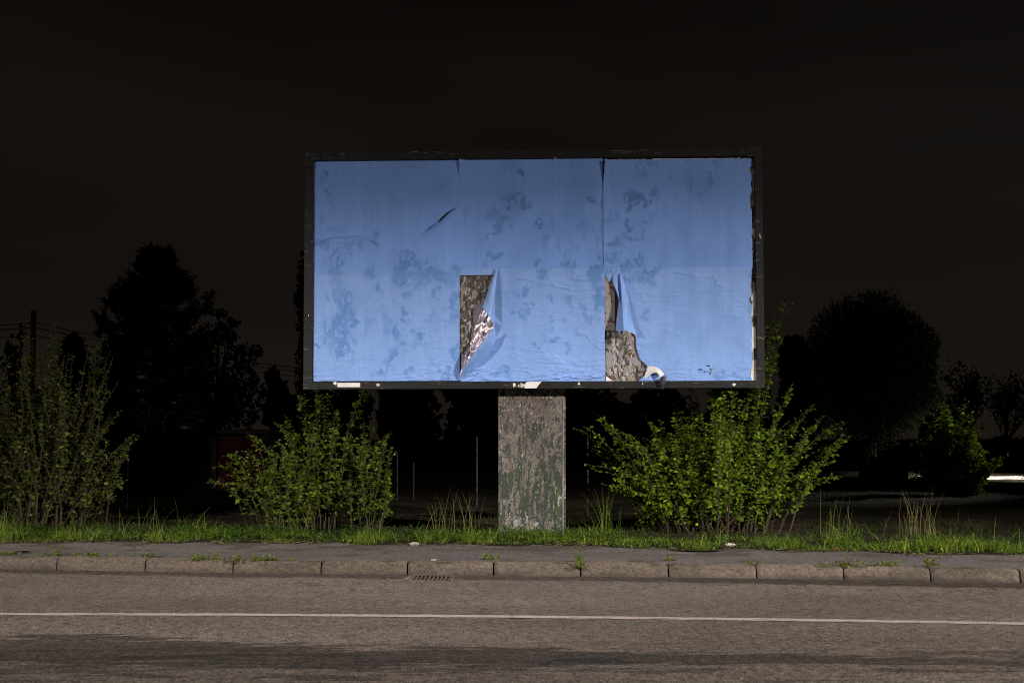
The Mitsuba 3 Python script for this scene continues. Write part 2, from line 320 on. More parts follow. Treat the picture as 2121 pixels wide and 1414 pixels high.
# puddle on the pavement
mat('puddle', prin((0.018, 0.015, 0.013), 0.12, 0.5))
c0 = onz(1440, 1140, PAV); ang = np.linspace(0, 2 * np.pi, 60, endpoint=False)
rr = 1 + 0.35 * nz(np.stack([np.cos(ang), np.sin(ang), 0 * ang], 1), 1.6, 3, 9) * 2
pp = np.stack([c0[0] + 0.30 * rr * np.cos(ang), c0[1] + 0.14 * rr * np.sin(ang) - 0.03 * np.cos(ang), 0 * ang + PAV + 0.0125], 1)
pd = obj('puddle', (np.vstack([[[c0[0], c0[1], PAV + 0.0125]], pp]), np.array([[0, 1 + i, 1 + (i + 1) % 60] for i in range(60)])), 'puddle')
tag(pd, 'flat dark puddle lying on the asphalt footpath below the large shrub', 'puddle')
c0 = onz(42, 1143.5, PAV); pp = np.stack([c0[0] + 0.13 * rr * np.cos(ang), c0[1] + 0.07 * rr * np.sin(ang), 0 * ang + PAV + 0.0125], 1)
pd = obj('puddle', (np.vstack([[[c0[0], c0[1], PAV + 0.0125]], pp]), np.array([[0, 1 + i, 1 + (i + 1) % 60] for i in range(60)])), 'puddle')
tag(pd, 'small dark wet patch on the footpath at the left edge, beside the kerb', 'puddle')

# ------------------------------------------------------------------ billboard
BA = math.radians(1.86)
BO = np.array([0, 13.62, 0]); BE = np.array([math.cos(BA), -math.sin(BA), 0]); BN = np.array([-math.sin(BA), -math.cos(BA), 0])
def bw(u, v, w=0.0):
    """board coordinates (along, up, towards the road) -> world"""
    u, v, w = np.broadcast_arrays(*[np.asarray(q, float) for q in (u, v, w)])
    return BO + u[..., None] * BE + w[..., None] * BN + v[..., None] * np.array([0, 0, 1.0])
def bb(px, py, w=0.0):
    d = _f + _r * ((px - CPX) / FOC) + _u * ((CPY - py) / FOC)
    t = ((BO + w * BN - EYE) @ BN) / (d @ BN)
    q = EYE + d * t
    return (q - BO) @ BE, q[2]
BT = np.eye(4); BT[:3, 0] = BE; BT[:3, 1] = BN; BT[:3, 2] = [0, 0, 1]; BT[:3, 3] = BO     # local (u, w, v)
def bmesh(m):
    m = m.copy(); m.apply_transform(BT)
    return m
def lu(p): return (p.x - float(BO[0])) * float(BE[0]) + (p.y - float(BO[1])) * float(BE[1])
board = thing('billboard', 'large roadside billboard of torn pale blue posters in a dark frame on a concrete pillar', 'billboard')

# frame outline in board coordinates
WF = 0.055
u0 = (bb(632, 314, WF)[0] + bb(626.5, 804.6, WF)[0]) / 2; u1 = (bb(1580, 307, WF)[0] + bb(1583.6, 805, WF)[0]) / 2
v1 = (bb(632, 313.5, WF)[1] + bb(1580, 306.5, WF)[1]) / 2; v0 = (bb(626.5, 804.6, WF)[1] + bb(1583.6, 805, WF)[1]) / 2
iu0, iu1 = bb(648, 560, WF)[0], bb(1565.5, 560, WF)[0]; iv0, iv1 = bb(1100, 789.5, WF)[1], bb(1100, 328, WF)[1]
def frame_col(p, n, uv):
    f = fbm(p.x * 9, p.y * 9, p.z * 4, octaves=4)
    c = mi.Color3f(0.0185, 0.0185, 0.0180) * (0.72 + 0.5 * f)
    scr = smoothstep(0.74, 0.80, fbm(p.x * 6, p.z * 45, 3.0, octaves=3))
    return mix(c, (0.16, 0.15, 0.14), scr * 0.6)
mat('frame_metal', prin(mikit.proc(frame_col), 0.6, 0.25))
D = 0.17; CL = 0.22
obj('frame_rail', bmesh(bevel_box(u0 + CL, u1 - CL, -D, WF, iv1, v1, .006)), 'frame_metal', board)
obj('frame_rail', bmesh(bevel_box(u0 + CL, u1 - CL, -D, WF, v0, iv0, .006)), 'frame_metal', board)
obj('frame_rail', bmesh(bevel_box(u0, iu0, -D, WF, v0 + CL, v1 - CL, .006)), 'frame_metal', board)
obj('frame_rail', bmesh(bevel_box(iu1, u1, -D, WF, v0 + CL, v1 - CL, .006)), 'frame_metal', board)
for (ua, ub, uc, va, vb, vc) in ((u0, iu0, u0 + CL, v0, iv0, v0 + CL), (u1, iu1, u1 - CL, v0, iv0, v0 + CL), (u0, iu0, u0 + CL, v1, iv1, v1 - CL), (u1, iu1, u1 - CL, v1, iv1, v1 - CL)):
    s = .0015
    poly = sg.Polygon([(ua, va), (uc + (s if uc < 0 else -s) * 0, va), (uc, vb), (ub, vb), (ub, vc), (ua, vc)])
    m = trimesh.creation.extrude_polygon(poly, D + WF + .002, engine='earcut')       # x=u y=v z=w
    m.vertices = m.vertices[:, [0, 2, 1]] + [0, -D, 0]; m.invert()
    obj('frame_corner', bmesh(m), 'frame_metal', board)
# backing board
def back_col(p, n, uv):
    u, v = lu(p), p.z
    f1, f2, f3 = fbm(u * 26 + 2, v * 15, 1.0, octaves=4), fbm(u * 44 + 7, v * 26, 4.0, octaves=4), fbm(u * 5 + 6.4, v * 3.6 + 1.7, octaves=6)
    c = mi.Color3f(0.105, 0.092, 0.078) * (0.45 + 1.0 * fbm(u * 16, v * 9, octaves=5))
    dens = fbm(u * 3.2 + 9, v * 2.4, octaves=3) - 0.5
    c = mix(c, (0.035, 0.030, 0.026), smoothstep(0.55, 0.62, fbm(u * 30 + 13, v * 16 + 3, octaves=4)) * 0.75)
    c = mix(c, (0.34, 0.28, 0.21), smoothstep(0.60, 0.64, f1 + dens * 0.25) * 0.9)
    c = mix(c, (0.27, 0.28, 0.33), smoothstep(0.60, 0.63, f2 + dens * 0.25) * 0.85)
    c = mix(c, (0.50, 0.47, 0.45), smoothstep(0.64, 0.67, fbm(u * 38 + 17, v * 20 + 2, 9.0, octaves=4) + dens * 0.25) * 0.9)
    c = mix(c, mix((0.40, 0.38, 0.39), (0.30, 0.29, 0.32), fbm(u * 12, v * 12)), smoothstep(0.635, 0.65, f3 - 0.02) * 0.9)
    c = mix(c, (0.26, 0.05, 0.03), smoothstep(0.79, 0.81, fbm(u * 26 + 3, v * 9 + 3, octaves=3)) * 0.7)
    c = mix(c, (0.26, 0.22, 0.05), smoothstep(0.78, 0.80, fbm(u * 22 + 31, v * 14 + 3, octaves=3)) * 0.7)
    return c
mat('backing', bump(two(prin(mikit.proc(back_col), 0.8, 0.3)), lambda p, n, uv: fbm(lu(p) * 30, p.z * 24, octaves=3), 0.008))
obj('backing_board', bmesh(box(iu0 - .03, iu1 + .03, -0.05, 0.0, iv0 - .03, iv1 + .03)), 'backing', board)
obj('back_cover', bmesh(box(u0 + .02, u1 - .02, -D + .002, -0.055, v0 + .02, v1 - .02)), 'frame_metal', board)

# poster paper
STAINS = [(692, 690, 14, 26), (712, 640, 13, 30), (702, 712, 18, 22), (718, 610, 9, 9), (700, 575, 9, 16), (688, 560, 10, 16), (700, 600, 8, 30), (725, 655, 7, 25), (672, 612, 5, 7), (662, 712, 7, 5),
          (852, 540, 24, 12), (838, 558, 16, 14), (832, 580, 14, 18), (848, 602, 8, 12), (874, 572, 20, 16), (900, 562, 22, 9), (862, 565, 18, 10), (902, 605, 5, 6), (930, 575, 18, 14), (940, 640, 10, 26), (946, 740, 9, 24),
          (836, 655, 6, 10), (840, 712, 8, 6), (818, 730, 9, 12), (806, 745, 5, 5), (785, 765, 6, 10), (826, 690, 6, 10), (868, 685, 10, 5), (843, 775, 8, 6), (925, 775, 8, 8), (765, 572, 8, 13), (788, 600, 5, 9),
          (672, 502, 12, 7), (693, 525, 11, 6), (720, 515, 8, 10), (750, 512, 7, 13), (704, 545, 6, 9), (778, 498, 9, 5), (852, 522, 8, 3), (672, 362, 10, 4), (674, 386, 6, 3), (725, 505, 25, 5),
          (1030, 450, 16, 12), (1035, 470, 12, 14), (1048, 460, 9, 14), (1020, 488, 12, 4), (1048, 420, 8, 8), (1065, 408, 20, 5), (1085, 430, 8, 14), (1078, 356, 7, 8), (1012, 525, 8, 14), (1030, 530, 10, 6), (1120, 465, 5, 14), (1082, 610, 10, 10), (1092, 640, 5, 6),
          (1104, 718, 6, 6), (1180, 725, 7, 9), (1178, 620, 6, 12), (1140, 620, 6, 6), (1218, 650, 5, 12), (1150, 708, 10, 6), (1110, 545, 6, 10), (1212, 640, 6, 9), (1125, 570, 8, 10), (1040, 775, 16, 7), (1175, 545, 9, 12), (1082, 655, 8, 8),
          (1312, 405, 18, 10), (1305, 425, 9, 8), (1335, 415, 7, 14), (1355, 405, 6, 10), (1228, 405, 8, 7), (1294, 470, 5, 13), (1330, 470, 10, 12), (1310, 488, 7, 5), (1275, 505, 10, 12), (1262, 540, 12, 8), (1330, 565, 26, 10), (1322, 575, 12, 6), (1295, 562, 10, 16), (1320, 545, 12, 8), (1235, 565, 14, 16), (1243, 615, 7, 18),
          (1335, 650, 7, 6), (1352, 578, 5, 14), (1350, 455, 8, 10), (1244, 600, 9, 14), (1545, 780, 20, 7), (1548, 562, 6, 5), (1490, 782, 14, 5)]
SB = []
for (x, y, a_, b_) in STAINS:
    uu, vv = bb(x, y, .02); SB.append((float(uu), float(vv), a_ / 151.0, b_ / 151.0))
UB1, UB2 = float(bb(952.5, 560, .02)[0]), float(bb(1251, 560, .02)[0])
VB = float(bb(1100, 556, .02)[1]); VBt = float(bb(1100, 568, .02)[1])
def poster_col(p, n, uv):
    u, v = lu(p), p.z
    wx = (fbm(u * 8, v * 8, 1.0, octaves=6) - 0.5) * 0.24; wy = (fbm(u * 8 + 9, v * 8, 5.0, octaves=6) - 0.5) * 0.30
    uu, vv = u + wx, v + wy
    s = mi.Float(-3)
    for (a, b, c, d) in SB:
        s = dr.maximum(s, 1 - (dr.square((uu - a) / c) + dr.square((vv - b) / d)) * 0.5)
    f = fbm(u * 24, v * 16, octaves=6); f2 = fbm(u * 60, v * 32, 2.0, octaves=3); soft = noise(u * 3.1 + 4, v * 2.7)
    e = s * 0.75 + (f - 0.5) * 2.6 + (f2 - 0.5) * 0.5
    st = smoothstep(0.02, 0.42 + 0.45 * soft, e) * smoothstep(-0.9, 0.25, s) * (0.40 + 0.75 * noise(u * 6, v * 5, 3.0))
    halo = smoothstep(-1.2, 0.9, s + (f - 0.5) * 1.6) * 0.20
    faint = smoothstep(0.56, 0.76, fbm(u * 2.3 + 4, v * 1.6 + 4, octaves=6)) * 0.26
    sm = smoothstep(0.60, 0.72, fbm(u * 11 + 3, v * 7 + 1, octaves=6)) * smoothstep(0.45, 0.62, fbm(u * 1.1 + 7, v * 1.3 + 2, octaves=3)) * 0.40
    # wheat-paste brush streaks, fine vertical grain and the overlap of the sheets
    streak = (fbm(u * 9, v * 0.5, 4.0, octaves=4) - 0.5) * 0.14 + (noise(u * 75, v * 5) - 0.5) * 0.06 + (fbm(u * 1.2, v * 1.0, 9.0, octaves=3) - 0.5) * 0.16 + (noise(u * 160, v * 160) - 0.5) * 0.07
    band = smoothstep(VBt - 0.006, VBt + 0.004, v) * smoothstep(VB + 0.004, VB - 0.002, v) * 0.30 * (0.3 + 1.4 * fbm(u * 2.0, 1.0, octaves=3)) * smoothstep(UB1 + 0.3, UB1 - 0.2, u)
    low = smoothstep(VB + 0.01, VB - 0.01, v)
    dmp = dr.clip(st * 0.75 + sm + halo + faint + band, 0, 1)
    c = mix((0.205, 0.370, 0.83), (0.250, 0.420, 0.835), low) * (1 + streak)
    wet = mix((0.085, 0.205, 0.51), (0.112, 0.255, 0.62), low)
    c = c * (1 - dmp * 0.85) + wet * (dmp * 0.85)
    # bare scuffs
    tip = smoothstep(0.80, 0.84, fbm(u * 34, v * 34, 7.0, octaves=3)) * 0.16
    return mix(c, (0.55, 0.62, 0.78), tip)
mat('poster', bump(two(prin(mikit.proc(poster_col), 0.62, 0.35)), lambda p, n, uv: fbm(lu(p) * 40, p.z * 14, octaves=3), 0.0015))
mat('poster_bare', bump(two(prin(mikit.proc(lambda p, n, uv: mi.Color3f(0.265, 0.445, 0.86) * (0.85 + 0.3 * fbm(lu(p) * 8, p.z * 3, octaves=3))), 0.5, 0.4)), lambda p, n, uv: fbm(lu(p) * 30, p.z * 12, octaves=3), 0.002))
def pxpoly(pts, w=.02): return sg.Polygon([bb(x, y, w) for x, y in pts])
HOLE_A = pxpoly([(950, 556), (1030, 553), (1031, 560), (1027, 585), (1023, 620), (1024, 690), (1012, 716), (985, 750), (957, 786), (950, 792)])
HOLE_B = pxpoly([(1248, 574), (1256, 574), (1262, 585), (1275, 566), (1283, 560), (1290, 590), (1302, 640), (1312, 690), (1317, 700), (1318, 720), (1325, 743), (1335, 752), (1340, 757), (1339, 766), (1337, 776), (1332, 780), (1322, 789), (1321, 796), (1248, 796)])
SLIT = pxpoly([(882, 482), (893, 471), (905, 461), (916, 449), (926, 440), (946, 430), (932, 442), (925, 449), (917, 458), (907, 463), (893, 474)])
sheetdefs = [  # pixel limits, layer, hole, wrinkle
    (651, 952.3, 330.5, 568, .018, SLIT, .0010), (951.8, 1248.9, 331, 568, .0205, None, .0012), (1248.9, 1559, 331.5, 568, .018, None, .0012),
    (650, 952.0, 556, 788.3, .024, None, .0034), (951.5, 1253.5, 556, 789.5, .024, HOLE_A, .0058), (1254.6, 1558.5, 555.5, 788.8, .024, HOLE_B, .0038)]
def crease(p, seed):
    """sharp wandering folds, mostly running sideways"""
    q = p * np.array([1.3, 1, 4.2]); q = q + 0.9 * (nz(p, 2.3, 3, seed + 40))[..., None]
    r = 1 - np.abs(nz(q, 1.5, 3, seed)) * 6
    m = np.clip(nz(p, 1.1, 3, seed + 80) * 4 + 0.25, 0, 1)
    return np.clip(r, 0, 1) ** 3 * m
for k, (x0, x1, y0, y1, w0, hole, wr) in enumerate(sheetdefs):
    (ua, va), (ub, vb) = bb(x0, y0, w0), bb(x1, y1, w0)
    if k in (3, 4, 5): va = VB
    nu, nw = 230, 180
    U, Vv = np.meshgrid(np.linspace(ua, ub, nu), np.linspace(vb, va, nw), indexing='ij')
    P3 = np.stack([U, 0 * U, Vv], -1)
    W = w0 + 0.007 * nz(P3, 0.9, 3, 50 + k) + wr * nz(P3, 6, 3, 60 + k)
    W = W + wr * 2.2 * crease(P3, 300 + k)
    hgt = (Vv - vb) / (va - vb)
    if k >= 3:
        W = W + wr * (6.0 if k == 4 else 3.5) * np.clip(1 - hgt / 0.22, 0, 1) * (crease(P3 * [1, 1, 1.6], 500 + k) + crease(P3 * [1.3, 1, 2.2], 540 + k))
        W = W + wr * 1.6 * crease(P3 * [1.4, 1, 1.0] + P3[..., 2:3] * [.8, 0, 0], 570 + k)
    # raggedly trimmed outer edges
    dl, drr, db, dt = U - ua, ub - U, Vv - vb, va - Vv
    if k == 2:    # the free left edge of the top right sheet curls off at the top
        f = np.exp(-dl / 0.045) * (0.006 + 0.075 * np.clip((hgt - 0.70) / 0.3, 0, 1) ** 1.3); W = W + f
        U = U + np.exp(-dl / 0.05) * 0.028 * np.clip((hgt - 0.72) / 0.28, 0, 1) ** 1.5
    if k == 1:
        f = np.exp(-dl / 0.035) * (0.002 + 0.045 * np.clip((hgt - 0.84) / 0.16, 0, 1) ** 1.2) + np.exp(-drr / 0.05) * 0.008; W = W + f
    if k == 0:    # lips of the slit
        cpt = np.array([bb(x, y, w0) for x, y in ((876, 487), (900, 466), (925, 446), (948, 429))])
        ls = sg.LineString(cpt); dd = np.array([ls.distance(sg.Point(a, b)) for a, b in zip(U.ravel(), Vv.ravel())]).reshape(U.shape)
        W = W + (0.010 + 0.085 * ((U - cpt[0][0]) * (cpt[3][1] - cpt[0][1]) - (Vv - cpt[0][1]) * (cpt[3][0] - cpt[0][0]) > 0)) * np.exp(-(dd / 0.05) ** 1.3) * np.exp(-((U - cpt[2][0] + .08) / 0.20) ** 2)
    if k == 0:    # arched crack with a raised edge
        arch = sg.LineString([bb(x, y, w0) for x, y in ((654, 506), (668, 497), (690, 491), (722, 490), (738, 487), (762, 494), (782, 504))])
        da = np.array([arch.distance(sg.Point(a, b)) for a, b in zip(U.ravel(), Vv.ravel())]).reshape(U.shape)
        W = W + 0.016 * np.exp(-(da / 0.016) ** 2)
    if k == 5:
        W = W + 0.012 * np.exp(-np.abs(U - bb(1345, 770, w0)[0]) / 0.10) * np.exp(-dl * 0)*np.clip(1 - hgt / 0.25, 0, 1)
    nU = 0.006 * nz(P3, 9, 3, 90 + k)
    U = U + nU * (np.exp(-dl / 0.02) + np.exp(-drr / 0.02)); Vn = Vv + 0.006 * nz(P3, 9, 3, 99 + k) * (np.exp(-db / 0.02) + np.exp(-dt / 0.02))
    keep = np.ones((nu - 1, nw - 1), bool)
    if hole is not None:
        cu, cv = (U[1:, 1:] + U[:-1, :-1]) / 2, (Vv[1:, 1:] + Vv[:-1, :-1]) / 2
        keep = ~shapely.contains_xy(hole, cu, cv)
    # small nicks along the outer right edge
    if k in (2, 5):
        keep &= ~((drr[1:, 1:] < 0.03 * np.clip(nz(P3[1:, 1:], 5, 3, 7) * 4, 0, 1)))
    pts = bw(U, Vn, W)
    keyp = obj('poster_sheet', (pts.reshape(-1, 3), grid_faces(nu, nw, keep.reshape(-1))), 'poster', board, smooth=True)
    if k == 4: SHEET_A = keyp; labels[keyp] = {'label': 'lower middle sheet peeled off along its left edge with a silvery underside'}
    if k == 5: SHEET_B = keyp; labels[keyp] = {'label': 'lower right sheet with a large ragged tear and a hanging flap'}
    if k == 0: labels[keyp] = {'label': 'upper left sheet with a slanting slit'}

# peeled flaps: sheets of paper through control points given by pixel and distance off the board
def patch(rows, n=28, seed=0, amp=0.004, freq=9, ridge=0.0, ky=3):
    """rows of control points (px, py, w) -> a smooth crumpled surface"""
    from scipy.interpolate import RectBivariateSpline
    C = np.array([[(*bb(x, y, w), w) for (x, y, w) in r] for r in rows])     # (u, v, w)
    a, b = np.linspace(0, 1, C.shape[0]), np.linspace(0, 1, C.shape[1])
    S = np.linspace(0, 1, n)
    G = np.stack([RectBivariateSpline(a, b, C[..., k], kx=min(3, len(a) - 1), ky=min(ky, len(b) - 1))(S, S) for k in range(3)], -1)
    P3 = np.stack([G[..., 0], G[..., 2], G[..., 1]], -1)
    G[..., 2] += amp * 2 * nz(P3, freq, 3, seed)
    if ridge:     # long sharp folds along the strip, with finer crumpling
        ac, al = G[..., 0] * 0.9 - G[..., 1] * 0.44, G[..., 0] * 0.44 + G[..., 1] * 0.9
        Q = np.stack([ac + 0.06 * nz(P3, 7, 2, seed + 9), 0 * ac, al * 0.22], -1)
        G[..., 2] += ridge * (np.abs(nz(Q, 15, 2, seed + 1)) * 2 + 0.05) + ridge * 0.10 * np.abs(nz(P3 * [1, 1, .6], 26, 2, seed + 2)) * 2
    return bw(G[..., 0], G[..., 1], G[..., 2]).reshape(-1, 3), grid_faces(n, n)
mat('foil', two(prin((0.86, 0.74, 0.80), 0.42, 0.8, metallic=1.0)))
mat('white_paper', bump(two(prin(mikit.proc(lambda p, n, uv: mi.Color3f(0.84, 0.81, 0.78) * (0.83 + 0.3 * fbm(p.x * 14, p.z * 14, octaves=3))), 0.8, 0.3)), lambda p, n, uv: fbm(p.x * 25, p.z * 25, octaves=3), 0.002))
mat('old_paper', two(prin(mikit.proc(lambda p, n, uv: mix((0.62, 0.56, 0.50), (0.07, 0.08, 0.06), smoothstep(0.52, 0.6, fbm(p.x * 20, p.z * 8, octaves=4)))), 0.8, 0.3)))
mat('dark_paper', two(prin((0.02, 0.017, 0.03), 0.55, 0.4)))
# left flap: upper half folds out and over to the right, its underside shows as foil, lower half hangs back
obj('curled_flap', patch([[(1027, 560, .05), (1029.5, 556.5, .06), (1032, 555.5, .05)], [(1016, 588, .09), (1022, 590, .13), (1027, 592, .10)], [(1007.5, 613, .11), (1016, 624, .17), (1025, 632, .12)], [(999, 637, .13), (1012, 653, .19), (1024, 674, .12)]], 30, 3, .005), 'poster_bare', SHEET_A, smooth=True)
labels[SHEET_A + '__curled_flap'] = {'label': 'upper half of the peeled edge, folded out'}
obj('underside', patch([[(1000, 637, .02), (1013, 656, .05), (1025, 672, .10)], [(988, 668, .03), (1004, 682, .055), (1012, 694, .11)], [(976, 706, .03), (986, 716, .055), (990, 724, .11)], [(963, 740, .025), (969, 746, .045), (972, 748, .09)], [(952, 776, .02), (953, 777, .03), (955, 777, .04)]], 140, 5, .006, 9, .085), 'foil', SHEET_A, smooth=True)
labels[SHEET_A + '__underside'] = {'label': 'crumpled silvery underside of the peeled edge'}
obj('curled_flap', patch([[(1023, 676, .20), (1026, 690, .12), (1025, 704, .028)], [(1005, 700, .24), (1014, 716, .15), (1016, 722, .028)], [(981, 732, .22), (991, 742, .14), (996, 748, .028)], [(962, 760, .16), (967, 767, .10), (972, 774, .028)], [(948.5, 786.5, .04), (953, 787.5, .045), (960, 788, .028)]], 34, 7, .010), 'poster_bare', SHEET_A, smooth=True)
# right flap: pointed at the top, folded lengthwise, hanging free at the bottom
obj('curled_flap', patch([[(1279, 558, .03), (1281, 557, .04), (1283, 557, .03)], [(1269, 577, .05), (1277, 580, .06), (1284, 582, .045)], [(1274, 597, .08), (1280, 602, .085), (1285, 606, .05)], [(1282, 622, .10), (1285, 625, .09), (1287, 628, .06)]], 24, 11, .003), 'poster_bare', SHEET_B, smooth=True)
labels[SHEET_B + '__curled_flap'] = {'label': 'long hanging flap of the torn lower right sheet'}
obj('curled_flap', patch([[(1282, 566, .04), (1283.5, 566, .07), (1285, 568, .07), (1287, 570, .04)], [(1284, 592, .04), (1287, 597, .12), (1294, 600, .09), (1297, 601, .035)], [(1285, 622, .05), (1289, 630, .15), (1297, 631, .09), (1303, 630, .09)], [(1284, 652, .06), (1290, 655, .20), (1300, 655, .11), (1309, 662, .12)], [(1280, 690, .10), (1292, 683, .25), (1305, 688, .15), (1320, 695, .16)]], 60, 13, .006, 7, ky=1), 'poster_bare', SHEET_B, smooth=True)
obj('curled_flap', patch([[(1284, 607, .05), (1286, 610, .055)], [(1279, 645, .055), (1287, 645, .075)], [(1275, 684, .07), (1283, 688, .11)]], 20, 15, .004), 'poster_bare', SHEET_B, smooth=True)
# metal plate seen inside the right tear
def metal_col(p, n, uv):
    f = fbm(lu(p) * 24, p.z * 18, octaves=4)
    c = mix((0.30, 0.265, 0.26), (0.40, 0.36, 0.36), f)
    return mix(c, (0.16, 0.05, 0.02), smoothstep(0.64, 0.70, fbm(lu(p) * 30 + 7, p.z * 26, octaves=3)))
mat('rusty_metal', two(prin(mikit.proc(metal_col), 0.6, 0.4)))
(ma, mb), (mc, md) = bb(1250, 560, .01), bb(1274, 684, .01)
obj('metal_strip', bmesh(bevel_box(ma, mc, 0.001, .012, md, mb, .002)), 'rusty_metal', board)
mat('rust_brown', two(prin(mikit.proc(lambda p, n, uv: mi.Color3f(0.055, 0.033, 0.028) * (0.6 + 0.8 * fbm(p.x * 20, p.z * 8, octaves=3))), 0.8, 0.3)))
(ma2, _q), (mc2, _q2) = bb(1274.6, 560, .01), bb(1288, 684, .01)
obj('metal_strip', bmesh(bevel_box(ma2, mc2, 0.001, .006, md - .02, mb, .001)), 'rust_brown', board)
labels[board + '__metal_strip_001'] = {'label': 'brown rusted strip inside the right tear'}
# white torn curl at the bottom right of the tear, with its dark tip over the frame
obj('torn_curl', patch([[(1332, 788, .03), (1336, 776, .032), (1340, 764, .03), (1344, 758, .03)], [(1342, 780, .05), (1345, 774, .06), (1351, 765, .06), (1354, 759, .04)], [(1356, 772, .09), (1358, 769, .10), (1362, 766, .09), (1364, 763, .06)], [(1366, 783, .11), (1369, 780, .115), (1374, 776, .10), (1377, 776, .08)]], 24, 17, .004), 'white_paper', SHEET_B, smooth=True)
labels[SHEET_B + '__torn_curl'] = {'label': 'white torn paper curling at the foot of the tear'}
obj('torn_tip', patch([[(1368, 781, .108), (1374, 779, .105), (1379, 779, .098)], [(1366.5, 792, .105), (1372, 791, .115), (1378.5, 790, .102)], [(1369, 801, .10), (1372, 802, .105), (1376, 800, .10)], [(1372, 807, .095), (1373, 807, .097), (1374, 806, .095)]], 16, 19, .002), 'dark_paper', SHEET_B, smooth=True)
labels[SHEET_B + '__torn_tip'] = {'label': 'dark backed tip hanging over the frame'}
def chip(pts, w, mt, nm='paper_scrap', th=.003, sub=0):
    poly = sg.Polygon([bb(x, y, w) for x, y in pts])
    m = trimesh.creation.extrude_polygon(poly, th, engine='earcut'); m.vertices = m.vertices[:, [0, 2, 1]] + [0, w, 0]; m.invert()
    return obj(nm, bmesh(m), mt, board)
def ragged(cx, cy, rx, ry, seed, n=14):
    r = np.random.default_rng(seed); a_ = np.linspace(0, 2 * np.pi, n, endpoint=False)
    return [(cx + rx * k * math.cos(q), cy + ry * k * math.sin(q)) for q, k in zip(a_, r.uniform(.6, 1.1, n))]
W1 = WF + .001
k_ = chip([(699, 792.5), (746, 792.5), (746, 801.5), (699, 801.5)], W1, 'white_paper', 'name_plate'); labels[k_] = {'label': 'blank white plate on the lower frame rail'}
k_ = chip([(1089, 792), (1093, 790.2), (1122, 790.4), (1118, 794), (1111, 804), (1086, 804.5), (1087, 798)], W1, 'white_paper'); labels[k_] = {'label': 'large white scrap on the rail above the pillar'}
chip(ragged(1080, 798, 9, 5, 1), W1, 'old_paper'); chip(ragged(1065, 797, 4, 5, 2), W1, 'white_paper'); chip(ragged(694, 793.5, 4.6, 4, 3), W1, 'white_paper'); chip(ragged(783, 797, 4, 3.6, 4), W1, 'old_paper')
chip([(1196, 796.5), (1199.5, 790.5), (1202, 796.5)], W1, 'white_paper'); chip(ragged(1331, 794, 1.6, 4, 5), W1, 'old_paper'); chip(ragged(1361, 796, 2, 2, 6), W1, 'old_paper'); chip([(1516, 796), (1520, 793.5), (1525, 794.5), (1521, 800)], W1, 'white_paper')
chip([(1572, 485), (1574.5, 483.5), (1577, 489), (1576.5, 495), (1574, 494)], W1, 'old_paper'); chip(ragged(639, 653, 1, 3, 7), W1, 'old_paper'); chip(ragged(1150, 327, 2.5, 3, 17), .05, 'old_paper')
# remnants of older paper between the sheets and the frame, right side and top
for (pts, mt) in (([(1556, 474), (1566, 474), (1566, 499), (1556, 501)], 'old_paper'), ([(1556, 504), (1566, 502), (1565, 537), (1559, 530)], 'old_paper'), ([(1555, 604), (1567, 604), (1567, 676), (1555, 676)], 'old_paper'), ([(1555, 676), (1567, 678), (1567, 720), (1555, 724)], 'white_paper'), ([(1555, 722), (1567, 722), (1567, 768), (1555, 768)], 'old_paper'), ([(1555, 770), (1567, 768), (1567, 790), (1555, 791)], 'white_paper'), ([(1555, 724), (1561, 724), (1561, 770), (1555, 770)], 'white_paper'),
                  ([(690, 331.5), (700, 329.6), (954, 328.6), (954, 333)], 'white_paper'), ([(955, 329.4), (1104, 330), (1104, 333), (955, 333)], 'white_paper'), ([(1352, 329), (1550, 328.6), (1550, 333), (1352, 333)], 'white_paper'), ([(1255, 778), (1270, 789.5), (1255, 790)], 'white_paper')):
    chip(pts, .012, mt, 'paper_remnant', .002)

